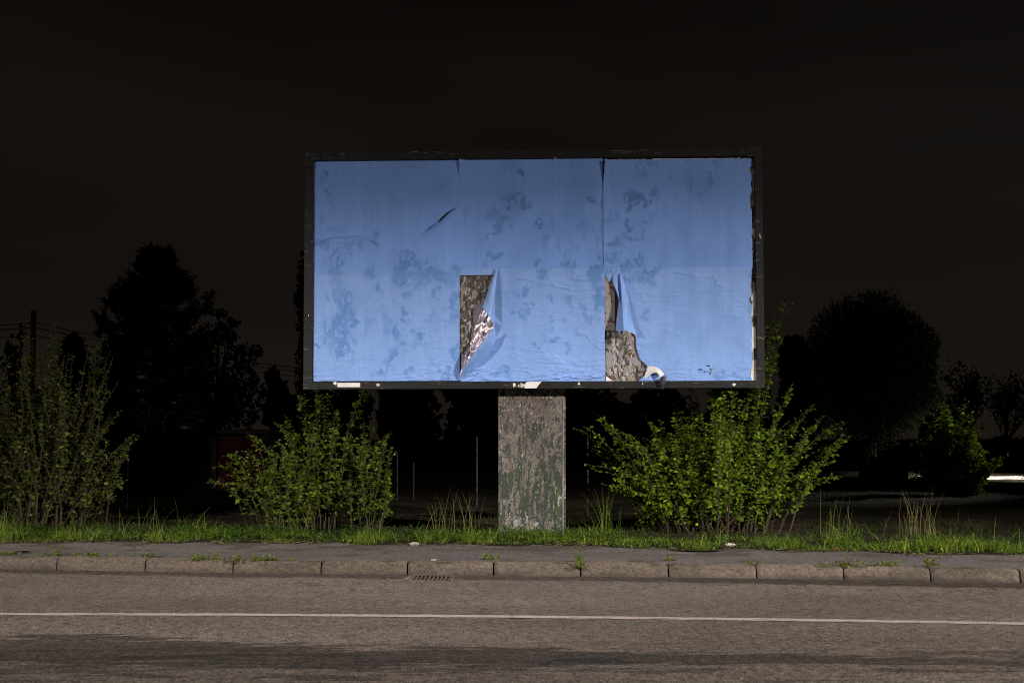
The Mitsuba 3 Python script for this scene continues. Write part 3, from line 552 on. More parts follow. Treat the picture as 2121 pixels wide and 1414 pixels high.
# pillar
cu0, cu1 = bb(1031.5, 950, -.165)[0], bb(1171.5, 950, -.165)[0]
def pillar_col(p, n, uv):
    u, v = lu(p), p.z
    base = mix((0.125, 0.110, 0.095), (0.205, 0.182, 0.160), fbm(u * 7, v * 3, octaves=4)) * (0.62 + 0.66 * fbm(u * 46, v * 30, octaves=4))
    base = mix(base, (0.125, 0.095, 0.088), smoothstep(0.5, 0.65, fbm(u * 5 + 3, v * 4 + 2, octaves=4)) * 0.55)
    edge = smoothstep(0.25, 0.46, dr.abs(u - float((cu0 + cu1) / 2)))
    lowp = smoothstep(1.55, 0.65, v)
    wx = (fbm(u * 10, v * 10, 3.0, octaves=3) - 0.5) * 0.12
    g = 0.42 * fbm((u + wx) * 20 + 2, (v + wx) * 9, octaves=6) + 0.26 * fbm(u * 40, v * 6 + 3, octaves=4) + 0.32 * fbm(u * 75, v * 46, octaves=3)
    g = g + 0.085 * lowp + 0.03 * edge - 0.03 + 0.14 * (fbm(u * 3.5, v * 2.6, octaves=3) - 0.5)
    green = smoothstep(0.515, 0.53, g)
    gcol = mix((0.026, 0.040, 0.028), (0.050, 0.062, 0.050), fbm(u * 24, v * 12 + 7, octaves=4))
    gcol = mix(gcol, (0.030, 0.060, 0.024), smoothstep(0.4, 0.7, fbm(u * 5, v * 3 + 9, octaves=3)) * lowp)
    c = mix(base, gcol, green * 0.92)
    c = mix(c, (0.075, 0.060, 0.052), smoothstep(0.49, 0.512, g) * (1 - green) * 0.6)
    dark = smoothstep(0.62, 0.68, fbm(u * 50 + 11, v * 34 + 4, octaves=3)); c = mix(c, (0.03, 0.026, 0.023), dark * 0.55)
    cl = fbm(u * 4 + 31, v * 3 + 8, octaves=3) - 0.5
    wh = smoothstep(0.70, 0.75, fbm(u * 44 + 8, v * 24 + 1, octaves=4) + 0.35 * cl); c = mix(c, (0.36, 0.34, 0.33), wh * 0.85)
    w2 = smoothstep(0.64, 0.74, fbm(u * 44 + 5, v * 5 + 1, octaves=4) + 0.2 * cl) * lowp; c = mix(c, (0.24, 0.22, 0.20), w2 * 0.7)
    rust = smoothstep(0.77, 0.79, fbm(u * 26 + 9, v * 20 + 31, octaves=3)); c = mix(c, (0.11, 0.06, 0.03), rust * 0.6)
    top = smoothstep(0.62, 0.68, fbm(u * 22 + 3, v * 22 + 5, octaves=4)) * smoothstep(2.02, 2.12, v); c = mix(c, (0.012, 0.011, 0.010), top)
    return c * (0.75 + 0.5 * fbm(u * 2.2, v * 0.8 + 2, octaves=3))
mat('pillar', bump(two(prin(mikit.proc(pillar_col), 0.8, 0.3)), lambda p, n, uv: fbm(lu(p) * 18, p.z * 12, octaves=4), 0.012))
mat('conduit', two(prin(mikit.proc(lambda p, n, uv: mi.Color3f(0.33, 0.30, 0.28) * (0.5 + 0.9 * fbm(p.x * 12, p.z * 9, octaves=4))), 0.6, 0.4)))
pil = bevel_box(cu0, cu1, -0.66, -0.165, -0.1, v0 + 0.02, .012)
obj('pillar', bmesh(pil), 'pillar', board)
labels[board + '__pillar'] = {'label': 'concrete pillar with peeling green paint'}
ce = cu1 - 0.035
obj('conduit', bmesh(cat([box(ce, ce + .007, -0.1645, -0.151, 0.1, v0 - .12), box(ce - .016, ce - .010, -0.1645, -0.156, 0.1, v0 - .12)])), 'conduit', board)
obj('top_plate', bmesh(bevel_box(cu0 - .05, cu1 + .05, -0.64, -0.16, v0 + .02, v0 + .06, .006)), 'frame_metal', board)

# ------------------------------------------------------------------ plants
def unit(a): return a / (np.linalg.norm(a, axis=-1, keepdims=True) + 1e-12)
def leaves(P, A, N, L, Wd, fold=0.25):
    """one folded pointed leaf per row: base P, axis A, normal N, length L, width Wd"""
    A = unit(A); S = unit(np.cross(A, N)); N = np.cross(S, A)
    L, Wd = np.asarray(L)[:, None], np.asarray(Wd)[:, None]
    m = P + A * L * 0.45
    v = np.stack([P, m + S * Wd / 2 + N * Wd * fold, m - S * Wd / 2 + N * Wd * fold, m, P + A * L - N * L * 0.12], 1)
    f = np.array([[0, 3, 1], [0, 2, 3], [1, 3, 4], [3, 2, 4]])
    n = len(P)
    return v.reshape(-1, 3), (np.arange(n)[:, None, None] * 5 + f[None]).reshape(-1, 3)
def bez(p0, p1, p2, n):
    t = np.linspace(0, 1, n)[:, None]
    return (1 - t) ** 2 * p0 + 2 * t * (1 - t) * p1 + t * t * p2
def tones(n, rng, pal, jit=0.25):
    pal = np.array(pal); c = pal[rng.integers(0, len(pal), n)] * np.exp(rng.normal(0, jit, (n, 1)))
    return np.clip(c, 0, 1)
GREEN = [(0.110, 0.185, 0.012), (0.145, 0.225, 0.014), (0.075, 0.135, 0.012), (0.19, 0.25, 0.018), (0.125, 0.180, 0.018)]
def shrub(name, label, catn, base, tips, fill, rng, leaf=0.05, spacing=0.03, twigs=6, twig_len=0.3, base_r=0.25, pal=GREEN, rise=0.55, rad=0.012, bare=0.18, group=None):
    """many-stemmed shrub: arching shoots from the base to the given tips (and to extra ones), set with alternate leaves"""
    key = thing(name, label, catn, group)
    base = np.array(base, float); stems, LP_, LA, LN, LL = [], [], [], [], []
    def set_leaves(c, start, sp, ls):
        seg = np.linalg.norm(np.diff(c, axis=0), axis=1); s = np.concatenate([[0], np.cumsum(seg)])
        q = np.arange(start * s[-1], s[-1], sp); q = q + rng.normal(0, sp * .25, len(q))
        if len(q) == 0: return
        pts = np.stack([np.interp(q, s, c[:, k]) for k in range(3)], 1)
        tg = unit(np.stack([np.interp(q, s, np.gradient(c[:, k], s)) for k in range(3)], 1))
        side = unit(np.cross(tg, [0, 0, 1.0]) + 1e-6); sg_ = np.where(np.arange(len(q)) % 2, 1, -1)[:, None]
        ax = tg * 0.55 + side * sg_ * 0.9 + rng.normal(0, 0.28, (len(q), 3)) + np.array([0, 0, -0.18])
        nn = np.cross(ax, np.cross(np.array([0, -0.75, 0.7]) + rng.normal(0, 0.45, (len(q), 3)), ax))
        LP_.append(pts); LA.append(ax); LN.append(unit(nn)); LL.append(ls * rng.uniform(0.5, 1.4, len(q)) * np.clip(1.15 - 0.45 * (q / s[-1]) ** 3, .5, 1.2))
    tips = [np.array(t) + rng.normal(0, [.07, .12, .06], 3) * k for t in tips for k in (0, 1)]
    for i, tip in enumerate(list(tips) + list(fill)):
        frond = i < len(tips)      # the long shoots: short side twigs all along, like fronds
        tip = np.array(tip, float)
        b = base + np.array([np.clip((tip[0] - base[0]) * rng.uniform(.15, .45), -2.2 * base_r, 2.2 * base_r) + rng.normal(0, base_r * .3), rng.normal(0, base_r * .5), 0])
        h = tip[2] - b[2]
        ctl = b + np.array([(tip[0] - b[0]) * 0.35, (tip[1] - b[1]) * 0.35, h * rise + rng.uniform(0.1, 0.3)])
        c = bez(b, ctl, tip, 14)
        c[1:-1] += nz(c[1:-1] + i * 3.1, 2.2, 2, 3)[:, None] * 0.10
        ln = np.linalg.norm(np.diff(c, axis=0), axis=1).sum()
        stems.append(tube(c, np.linspace(rad, 0.002, 14) * min(1.3, .5 + ln / 3), 4))
        set_leaves(c, bare, spacing, leaf)
        for k in range(int(twigs * rng.uniform(.6, 1.3) * (2.2 if frond else 1))):
            t = rng.uniform(0.3 if frond else 0.15, 0.97 if frond else 0.9); j = int(t * 13); p = c[j]; tg = unit(c[min(j + 1, 13)] - c[max(j - 1, 0)])
            d = unit(tg * 0.7 + rng.normal(0, 0.55, 3) + [0, 0, 0.15]); l = twig_len * rng.uniform(.5, 1.4) * (1.15 - t * 0.7) * (.5 if frond else 1)
            cc = bez(p, p + d * l * .5, p + d * l + [0, 0, -l * rng.uniform(-.05, .3)], 6)
            stems.append(tube(cc, np.linspace(rad * .35, 0.0012, 6), 3)); set_leaves(cc, 0.08, spacing * 1.05, leaf * .92)
    P, A, N, L = (np.concatenate(x) for x in (LP_, LA, LN, LL))
    v, f = leaves(P, A, N, L, L * rng.uniform(.6, .8, len(L)), .12)
    col = np.repeat(tones(len(P), rng, pal, .38), 5, 0)
    obj('branches', join(stems), 'bark', key)
    k = obj('foliage', (v, f), 'leaf', key, color=col); labels[k] = {'kind': 'stuff'}
    return key
def dome(rng, n, px, py, Y, rx, ry, rY, low=0.15):
    """points inside a dome given in pixels and metres of depth"""
    out = []
    for _ in range(n):
        a_, r_ = rng.uniform(-np.pi / 2, np.pi / 2), rng.uniform(.35, 1) ** .6
        x = px + rx * math.sin(a_) * r_; y = py - ry * max(low, math.cos(a_)) * r_
        out.append(at(x, y, Y + rng.uniform(-rY, rY)))
    return out
rg = np.random.default_rng(11)
def foot(px, py, Y):
    p = at(px, py, Y); p[2] = float(ground_h(p[0], p[1])) - 0.02
    return p
# the large lit shrub right of the pillar
tipsR = [at(*q) for q in ((1206, 882, 14.3), (1222, 858, 14.4), (1250, 868, 14.6), (1322, 858, 14.5), (1345, 872, 14.2), (1392, 838, 14.3), (1418, 860, 14.6), (1437, 808, 14.2), (1470, 757, 13.4), (1492, 800, 13.9), (1520, 782, 13.5), (1536, 830, 14.2), (1606, 652, 14.9), (1590, 680, 15.0), (1622, 690, 14.9), (1640, 628, 15.6), (1580, 790, 14.6), (1686, 838, 14.8), (1668, 862, 14.4), (1705, 862, 14.6), (1752, 898, 14.6), (1745, 872, 15.0), (1765, 903, 14.5), (1722, 958, 14.2), (1700, 930, 14.1), (1738, 985, 14.3), (1222, 968, 14.2), (1245, 1000, 14.0), (1216, 930, 14.6), (1300, 900, 14.2), (1640, 800, 14.6))]
fillR = dome(rg, 150, 1465, 1040, 14.5, 215, 195, 0.55) + dome(rg, 80, 1500, 1040, 14.2, 170, 115, 0.4)
shrub('leafy_shrub', 'large bright green shrub with long arching shoots right of the billboard pillar', 'shrub', foot(1480, 1040, 14.5), tipsR, fillR, rg, leaf=0.066, spacing=0.030, twigs=9, base_r=0.45)
# two shrubs left of the pillar
tipsM = [at(*q) for q in ((520, 908, 14.6), (470, 940, 14.5), (505, 935, 14.8), (440, 968, 14.5), (425, 1000, 14.3), (478, 1000, 14.2), (560, 925, 14.6), (600, 960, 14.4), (540, 990, 14.2))]
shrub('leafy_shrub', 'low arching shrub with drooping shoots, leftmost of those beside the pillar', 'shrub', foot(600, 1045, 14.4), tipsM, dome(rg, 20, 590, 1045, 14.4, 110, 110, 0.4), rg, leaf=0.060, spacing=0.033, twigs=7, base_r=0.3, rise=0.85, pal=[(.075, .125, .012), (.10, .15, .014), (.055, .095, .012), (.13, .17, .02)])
tipsM2 = [at(*q) for q in ((590, 860, 14.9), (622, 818, 14.9), (652, 806, 14.9), (668, 830, 15.0), (770, 814, 15.0), (745, 830, 15.1), (588, 885, 14.8), (630, 880, 15), (700, 850, 14.9), (705, 880, 15), (640, 930, 14.7))]
shrub('young_tree', 'thin young tree with feathery upright shoots under the left end of the billboard', 'tree', foot(668, 1045, 15.0), tipsM2, dome(rg, 13, 665, 1045, 14.9, 75, 190, 0.35), rg, leaf=0.066, spacing=0.026, twigs=8, base_r=0.12, rise=0.75, rad=0.018, bare=0.3, pal=[(.09, .15, .015), (.12, .175, .018), (.07, .12, .014)])
tipsM3 = [at(*q) for q in ((745, 862, 15.2), (772, 880, 15.1), (812, 888, 15.0), (818, 935, 15.0), (790, 910, 15.1), (720, 905, 15.1))]
shrub('leafy_shrub', 'feathery dark green shrub between the young tree and the pillar', 'shrub', foot(760, 1045, 15.0), tipsM3, dome(rg, 20, 752, 1045, 15.0, 62, 150, 0.35), rg, leaf=0.064, spacing=0.032, twigs=7, base_r=0.2, rise=0.7, pal=[(.08, .135, .015), (.105, .16, .018), (.06, .105, .014)])
# the big dim shrub at the left edge
tipsL = [at(*q) for q in ((12, 735, 15.6), (48, 672, 15.8), (66, 700, 16.0), (108, 664, 15.8), (122, 690, 16.2), (150, 725, 15.8), (190, 700, 15.9), (212, 690, 16.1), (236, 735, 15.8), (245, 790, 15.6), (268, 905, 15.4), (250, 850, 15.6), (3, 830, 15.4), (-30, 760, 15.8), (-50, 850, 15.6), (275, 900, 15.4), (200, 800, 15.8), (30, 790, 15.6))]
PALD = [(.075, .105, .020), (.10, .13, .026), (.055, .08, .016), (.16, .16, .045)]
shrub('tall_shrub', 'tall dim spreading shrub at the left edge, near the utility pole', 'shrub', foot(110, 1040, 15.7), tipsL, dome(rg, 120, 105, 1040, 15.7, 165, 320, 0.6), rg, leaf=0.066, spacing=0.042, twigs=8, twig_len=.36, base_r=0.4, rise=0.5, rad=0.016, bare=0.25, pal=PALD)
# shrub on the right, lit from the side street
tipsQ = [at(*q) for q in ((1930, 860, 23.6), (1960, 835, 23.6), (1995, 830, 23.5), (2012, 850, 23.4), (2030, 890, 23.4), (2035, 930, 23.4), (1905, 900, 23.8), (1895, 950, 23.6), (2045, 955, 23.3), (2080, 945, 23.0), (2068, 962, 23.0))]
shrub('leafy_shrub', 'green shrub on the right lit from the side street behind', 'shrub', foot(1985, 1025, 23.5), tipsQ, dome(rg, 100, 1968, 1020, 23.5, 78, 185, 0.6), rg, leaf=0.12, spacing=0.06, twigs=7, twig_len=.45, base_r=0.35, rise=0.6, rad=0.016)

# ------------------------------------------------------------------ grass and weeds
def blades(P, h, w, lean, rng, seg=3):
    n = len(P); a = rng.uniform(0, 2 * np.pi, n); d = np.stack([np.cos(a), np.sin(a), 0 * a], 1); s = np.stack([-np.sin(a), np.cos(a), 0 * a], 1)
    face = rng.uniform(0, 2 * np.pi, n); s = np.stack([np.cos(face), 0.4 * np.sin(face), 0 * face], 1); s = unit(s)
    t = np.linspace(0, 1, seg + 1); rows = []
    for k, q in enumerate(t):
        c = P + np.array([0, 0, 1.0]) * (h * q * (1 - 0.25 * lean * q))[:, None] + d * (h * lean * q * q)[:, None]
        ww = (w * (1 - q) ** 0.7)[:, None] / 2
        rows += [c - s * ww, c + s * ww] if k < seg else [c]
    v = np.stack(rows, 1); f = []
    for k in range(seg - 1):
        b = 2 * k; f += [[b, b + 1, b + 3], [b, b + 3, b + 2]]
    f.append([2 * seg - 2, 2 * seg - 1, 2 * seg])
    m = v.shape[1]
    return v.reshape(-1, 3), (np.arange(n)[:, None, None] * m + np.array(f)[None]).reshape(-1, 3), m
rg2 = np.random.default_rng(5)
GPAL = [(0.115, 0.190, 0.020), (0.165, 0.240, 0.030), (0.050, 0.105, 0.014), (0.26, 0.30, 0.05), (0.10, 0.145, 0.025), (0.07, 0.13, 0.016)]
DRY = [(0.24, 0.19, 0.10), (0.18, 0.15, 0.07), (0.15, 0.16, 0.05)]
def verge_points(n, d0, d1, x0=-9.5, x1=9.5, clump=0.45, power=1.0, seed=0):
    x = rg2.uniform(x0, x1, n * 3); d = d0 + (d1 - d0) * rg2.uniform(0, 1, n * 3) ** power
    y = pave_y(x) + 0.30 * nz(np.stack([x, 0 * x, 0 * x], 1), 1.7, 4, 21) * 2 + d
    k = nz(np.stack([x, y, 0 * x], 1), 2.6, 3, 30 + seed) + 0.5 > rg2.uniform(clump - .2, clump + .2, n * 3)
    x, y = x[k][:n], y[k][:n]
    return np.stack([x, y, ground_h(x, y) - 0.012], 1)
gs = []
def add_grass(P, hm, wm, lm, pal, seg=3):
    n = len(P); big = np.clip(0.95 + 2.6 * nz(P * [1, 1.6, 0], 1.5, 3, 77), .35, 2.1)
    v, f, m = blades(P, hm * np.exp(rg2.normal(0, .32, n)) * big, wm * rg2.uniform(.7, 1.3, n), np.abs(rg2.normal(lm, .25, n)), rg2, seg)
    gs.append((v, f, np.repeat(tones(n, rg2, pal, .36), m, 0)))
add_grass(verge_points(17000, 0.12, 1.0, clump=.56), .098, .010, .6, GPAL)
add_grass(verge_points(7000, 0.0, 0.4, clump=.56, seed=1), .06, .008, .9, GPAL + DRY[2:])
add_grass(verge_points(1700, 0.05, 1.0, clump=.60, seed=2), .17, .008, .45, GPAL + [(.2, .25, .06)])
add_grass(verge_points(7000, 0.8, 4.0, x0=-14, x1=14, clump=.58, seed=3), .10, .011, .6, [(.04, .065, .012), (.05, .07, .015), (.06, .06, .02), (.07, .05, .03)])
vv, ff = join([(a, b) for a, b, c in gs])
gk = obj('grass', (vv, ff), 'grass', color=np.vstack([c for a, b, c in gs])); tag(gk, 'bright green roadside grass growing along the back of the footpath', 'grass', kind='stuff')
# broad-leaved ground cover at the foot of the grass, thicker on the left
P = verge_points(9000, 0.08, 0.9, clump=.52, seed=5); P = P[rg2.uniform(0, 1, len(P)) < np.clip(0.75 - 0.06 * P[:, 0], .2, 1)]
P[:, 2] += rg2.uniform(0.01, 0.16, len(P)) * np.clip((P[:, 1] - pave_y(P[:, 0])) * 4, .15, 1)
A = np.concatenate([rg2.normal(0, 1, (len(P), 2)), rg2.uniform(-.3, .5, (len(P), 1))], 1)
Lf = rg2.uniform(.025, .055, len(P))
v, f = leaves(P, A, np.tile([0, 0, 1.0], (len(P), 1)) + rg2.normal(0, .35, (len(P), 3)), Lf, Lf * .7)
hk = obj('herbs', (v, f), 'leaf', color=np.repeat(tones(len(P), rg2, [(.035, .085, .014), (.05, .11, .016), (.028, .065, .014)]), 5, 0)); tag(hk, 'low broad-leaved herbs mixed into the roadside grass', 'ground cover', kind='stuff')
# dry fallen litter of stalks at the grass edge
P = verge_points(1500, -0.25, 0.35, clump=.5, seed=6); a_ = rg2.uniform(0, 2 * np.pi, len(P)); P[:, 2] = PAV + 0.014 + rg2.uniform(0, .01, len(P))
A = np.stack([np.cos(a_), np.sin(a_), 0 * a_ + .05], 1); Lf = rg2.uniform(.03, .12, len(P))
v, f = leaves(P, A, np.tile([0, -.3, 1.0], (len(P), 1)), Lf, Lf * .16 + .004)
dk = obj('dry_litter', (v, f), 'leaf', color=np.repeat(tones(len(P), rg2, DRY + [(.07, .05, .035)]), 5, 0)); tag(dk, 'dry stalks and dead leaves scattered along the grass edge', 'dead leaves', kind='stuff')
# taller stalks standing apart
def stalk(label, px, py, Y, topx, topy, n=14, pal=DRY, spread=.10, group=None):
    key = thing('tall_grass_tuft', label, 'grass tuft', group)
    b = foot(px, py, Y); t = at(topx, topy, Y); h = t[2] - b[2]
    P = b + np.concatenate([rg2.normal(0, spread, (n, 2)) * [1, .6], np.zeros((n, 1))], 1)
    v, f, m = blades(P, h * rg2.uniform(.5, 1.05, n), np.full(n, .008), np.abs(rg2.normal(.22, .15, n)), rg2, 5)
    obj('blades', (v, f), 'grass', key, color=np.repeat(tones(n, rg2, pal, .2), m, 0)); labels[key + '__blades'] = {'kind': 'stuff'}
    return key
MIXP = DRY + GPAL[:2]
stalk('dry tall grass tuft just left of the billboard pillar', 968, 1080, 13.7, 960, 1005, 16, MIXP, .14)
stalk('sparse dry grass stalks midway between the feathery shrub and the pillar', 905, 1075, 13.9, 905, 1000, 12, MIXP, .16)
stalk('tall green grass tuft just right of the pillar', 1255, 1080, 13.8, 1256, 990, 24, GPAL, .07)
stalk('pale dry grass tuft standing alone right of the large shrub', 1902, 1075, 14.0, 1900, 1005, 40, DRY, .16)
stalk('few thin dry stalks at the right foot of the large shrub', 1730, 1075, 14.0, 1732, 1010, 12, MIXP, .14)
stalk('broad pale tuft at the left edge of the verge', 8, 1098, 13.5, 6, 1035, 40, GPAL + DRY, .10)
stalk('dry stalks beside the low arching shrub on its left', 300, 1070, 14.2, 298, 1010, 16, MIXP, .2)
# weeds in the kerb joints
def weed(label, px, py, r, h, kind, seed, off=0.0):
    r_ = np.random.default_rng(seed); p = onz(px, py, 0.142); key = thing('kerb_weed', label, 'weed', 'weeds rooted in the kerb')
    if kind == 'grass':
        n = 26; v, f, m = blades(p + np.concatenate([r_.normal(0, .012, (n, 2)), np.full((n, 1), -.01)], 1), h * r_.uniform(.5, 1.1, n), np.full(n, .006), np.abs(r_.normal(.6, .4, n)), r_, 4)
        obj('blades', (v, f), 'grass', key, color=np.repeat(tones(n, r_, GPAL, .2), m, 0)); labels[key + '__blades'] = {'kind': 'stuff'}
        return
    n = int(80 * (r / .06) ** .6); cx = r_.normal(0, r, 9); P = p + np.stack([cx[r_.integers(0, 9, n)] + r_.normal(0, r * .12 + .004, n), r_.normal(0, .02, n), np.abs(r_.normal(0, h * .6, n)) * np.exp(r_.normal(0, .5, n)) - off * r_.uniform(0, 1, n)], 1)
    if off: P[:, 1] -= 0.02 + 0.02 * r_.uniform(0, 1, n)
    A = np.stack([r_.normal(0, 1, n), r_.normal(-.4, .6, n), r_.normal(.3, .6, n)], 1); L = r_.uniform(.018, .042, n) * (1 + h * 3)
    v, f = leaves(P, A, np.tile([0, -.5, 1.0], (n, 1)) + r_.normal(0, .4, (n, 3)), L, L * .6)
    obj('leaves', (v, f), 'leaf', key, color=np.repeat(tones(n, r_, [(.14, .18, .03), (.19, .22, .04), (.09, .13, .02), (.24, .25, .06)], .2), 5, 0)); labels[key + '__leaves'] = {'kind': 'stuff'}
for i, (lb, *q) in enumerate((
    ('bushy yellow-green weed in the leftmost kerb joint in view', 116, 1150, .045, .05, 'leaf', 1, .05), ('small weed in the second kerb joint from the left', 303, 1152, .035, .035, 'leaf', 2, .03),
    ('low weeds along the kerb top between the first and second joints from the left', 195, 1150, .06, .015, 'leaf', 3, 0), ('spiky grass tuft on the kerb top left of the third joint', 449, 1158, .05, .10, 'grass', 4, 0),
    ('low weed beside the spiky grass tuft on the kerb', 420, 1158, .05, .02, 'leaf', 5, 0), ('weed in the third kerb joint from the left', 484, 1159, .03, .03, 'leaf', 6, .02), ('strip of low weeds on the kerb top right of the third joint', 560, 1159, .12, .012, 'leaf', 7, 0),
    ('yellowish weed in the kerb joint right of the drain grate', 1022, 1157, .03, .035, 'leaf', 8, .02), ('tall grassy weed in the joint below the pillar', 1201, 1162, .03, .14, 'grass', 9, 0), ('leafy fringe hanging from the joint below the pillar', 1199, 1166, .025, .03, 'leaf', 10, .06),
    ('small weed in the kerb joint below the large shrub', 1384, 1160, .03, .02, 'leaf', 11, .04), ('dark bushy weed hanging from the joint right of the puddle', 1565, 1166, .035, .03, 'leaf', 12, .10), ('low weeds on the kerb top beside the red scrap', 1740, 1170, .03, .02, 'leaf', 13, 0),
    ('long strip of low weeds on the kerb top at the right', 1810, 1171, .13, .015, 'leaf', 14, 0), ('weed at the second kerb joint from the right', 1927, 1170, .03, .035, 'leaf', 15, .02), ('tiny weed on the kerb top at the left edge', 15, 1148, .05, .02, 'leaf', 16, 0))):
    weed(lb, q[0], q[1], q[2] * 1.5, q[3] * 1.6, *q[4:])
# litter
def scrap(name, label, catn, px, py, rx, h, mt, seed):
    p = onz(px, py, PAV + .012); r_ = np.random.default_rng(seed); m = trimesh.creation.icosphere(3, 1.0); v = m.vertices * [rx, rx * .6, h]
    m.vertices = v * (1 + 0.9 * nz(m.vertices, 2.6, 4, seed))[:, None] + p + [0, 0, h * .55]
    k = obj(name, m, mt); tag(k, label, catn)
mat('grey_paper', two(prin((.42, .36, .35), .8, .3)))
mat('red_scrap', two(prin((0.45, 0.03, 0.015), 0.5, 0.4)))
scrap('crumpled_paper', 'crumpled white paper lying at the grass edge above the drain grate', 'litter', 858, 1128, .062, .024, 'grey_paper', 1)
scrap('red_wrapper', 'small red scrap lying at the grass edge on the right', 'litter', 1733, 1138, .022, .02, 'red_scrap', 2)
scrap('crumpled_paper', 'crumpled brownish paper lying beyond the puddle', 'litter', 1513, 1130, .075, .022, 'old_paper', 3)
scrap('crumpled_paper', 'small white scrap in the grass right of the puddle', 'litter', 1590, 1127, .03, .025, 'white_paper', 4)
pp_ = onz(898, 1159, .146); k = obj('paper_slip', bevel_box(pp_[0] - .03, pp_[0] + .03, pp_[1] - .015, pp_[1] + .02, .146, .149, .001), 'white_paper'); tag(k, 'small white slip lying on the kerb above the drain grate', 'litter')

# ------------------------------------------------------------------ background: trees, fence, walls, pole
def twig_tree(key, base, height, lean, levels, rng, spread, trunk_r, clear=0.3, upward=0.5, wobble=0.25):
    """a bare branching tree; returns the points of the twig ends"""
    parts, ends = [], []
    def grow(p, d, L, r, lev):
        n = 5; pts = [p]; dd = d
        for k in range(n):
            dd = unit(dd + rng.normal(0, wobble, 3) / n * 1.6 + np.array([0, 0, upward * .12])); pts.append(pts[-1] + dd * L / n)
        pts = np.array(pts); parts.append(tube(pts, np.linspace(r, r * .55, n + 1), 5 if lev == 0 else 3))
        if lev >= levels:
            ends.append(pts[-1]); ends.append(pts[-3]); return
        m = rng.integers(4, 7) if lev else 9
        for k in range(m):
            t = rng.uniform(clear if lev == 0 else .25, 1.0); j = min(n, int(t * n)); q = pts[j]
            a_ = rng.uniform(0, 2 * np.pi); o = unit(np.array([math.cos(a_), math.sin(a_), 0]) * spread + dd * rng.uniform(.4, 1) + [0, 0, upward * .4])
            grow(q, o, L * rng.uniform(.45, .72), r * .5, lev + 1)
    grow(np.array(base, float), unit(np.array([lean, 0, 1.0])), height * .55, trunk_r, 0)
    return parts, np.array(ends)
def quads(P, size, rng, aspect=1.0):
    n = len(P); A = rng.normal(0, 1, (n, 3)); N = rng.normal(0, 1, (n, 3)); L = size * rng.uniform(.6, 1.4, n)
    return leaves(P - unit(A) * L[:, None] * .5, A, N, L, L * aspect, .1)
def crown_points(rng, lobes, per):
    out = []
    for (c, r) in lobes:
        n = int(per * r[0] * r[2]); q = rng.normal(0, 1, (n, 3)); q = unit(q) * (rng.uniform(0, 1, (n, 1)) ** .4)
        out.append(np.array(c) + q * np.array(r) * (0.85 + 0.6 * nz(q * 1.0 + np.array(c), 2.0, 3, 5))[:, None])
    return np.vstack(out)
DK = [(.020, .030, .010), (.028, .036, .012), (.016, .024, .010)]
def leafy(name, label, lobes, trunk, leaf, per, rng, catn='tree', group=None, aspect=.7):
    """lobes in pixels: (px, py, Y, rx, ry)"""
    key = thing(name, label, catn, group)
    L3 = []
    for (px, py, Y, rx, ry) in lobes:
        L3.append((at(px, py, Y), (rx * Y / FOC, rx * Y / FOC * .8, ry * Y / FOC)))
    P = crown_points(rng, L3, per); P = P[P[:, 2] > 0.2]
    v, f = quads(P, leaf, rng, aspect)
    b = foot(*trunk); parts = [tube(np.array([b, b * .5 + L3[0][0] * .5, L3[0][0]]), [.16, .12, .07], 7)]
    for c, r in L3[1:]: parts.append(tube(np.array([b * .5 + L3[0][0] * .5, (b * .5 + L3[0][0] * .5 + np.array(c)) / 2 + [0, 0, .1], c]), [.07, .05, .02], 5))
    obj('trunk', join(parts), 'dark_bark', key)
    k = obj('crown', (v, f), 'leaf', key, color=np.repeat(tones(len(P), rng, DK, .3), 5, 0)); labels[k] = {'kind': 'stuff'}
    return key
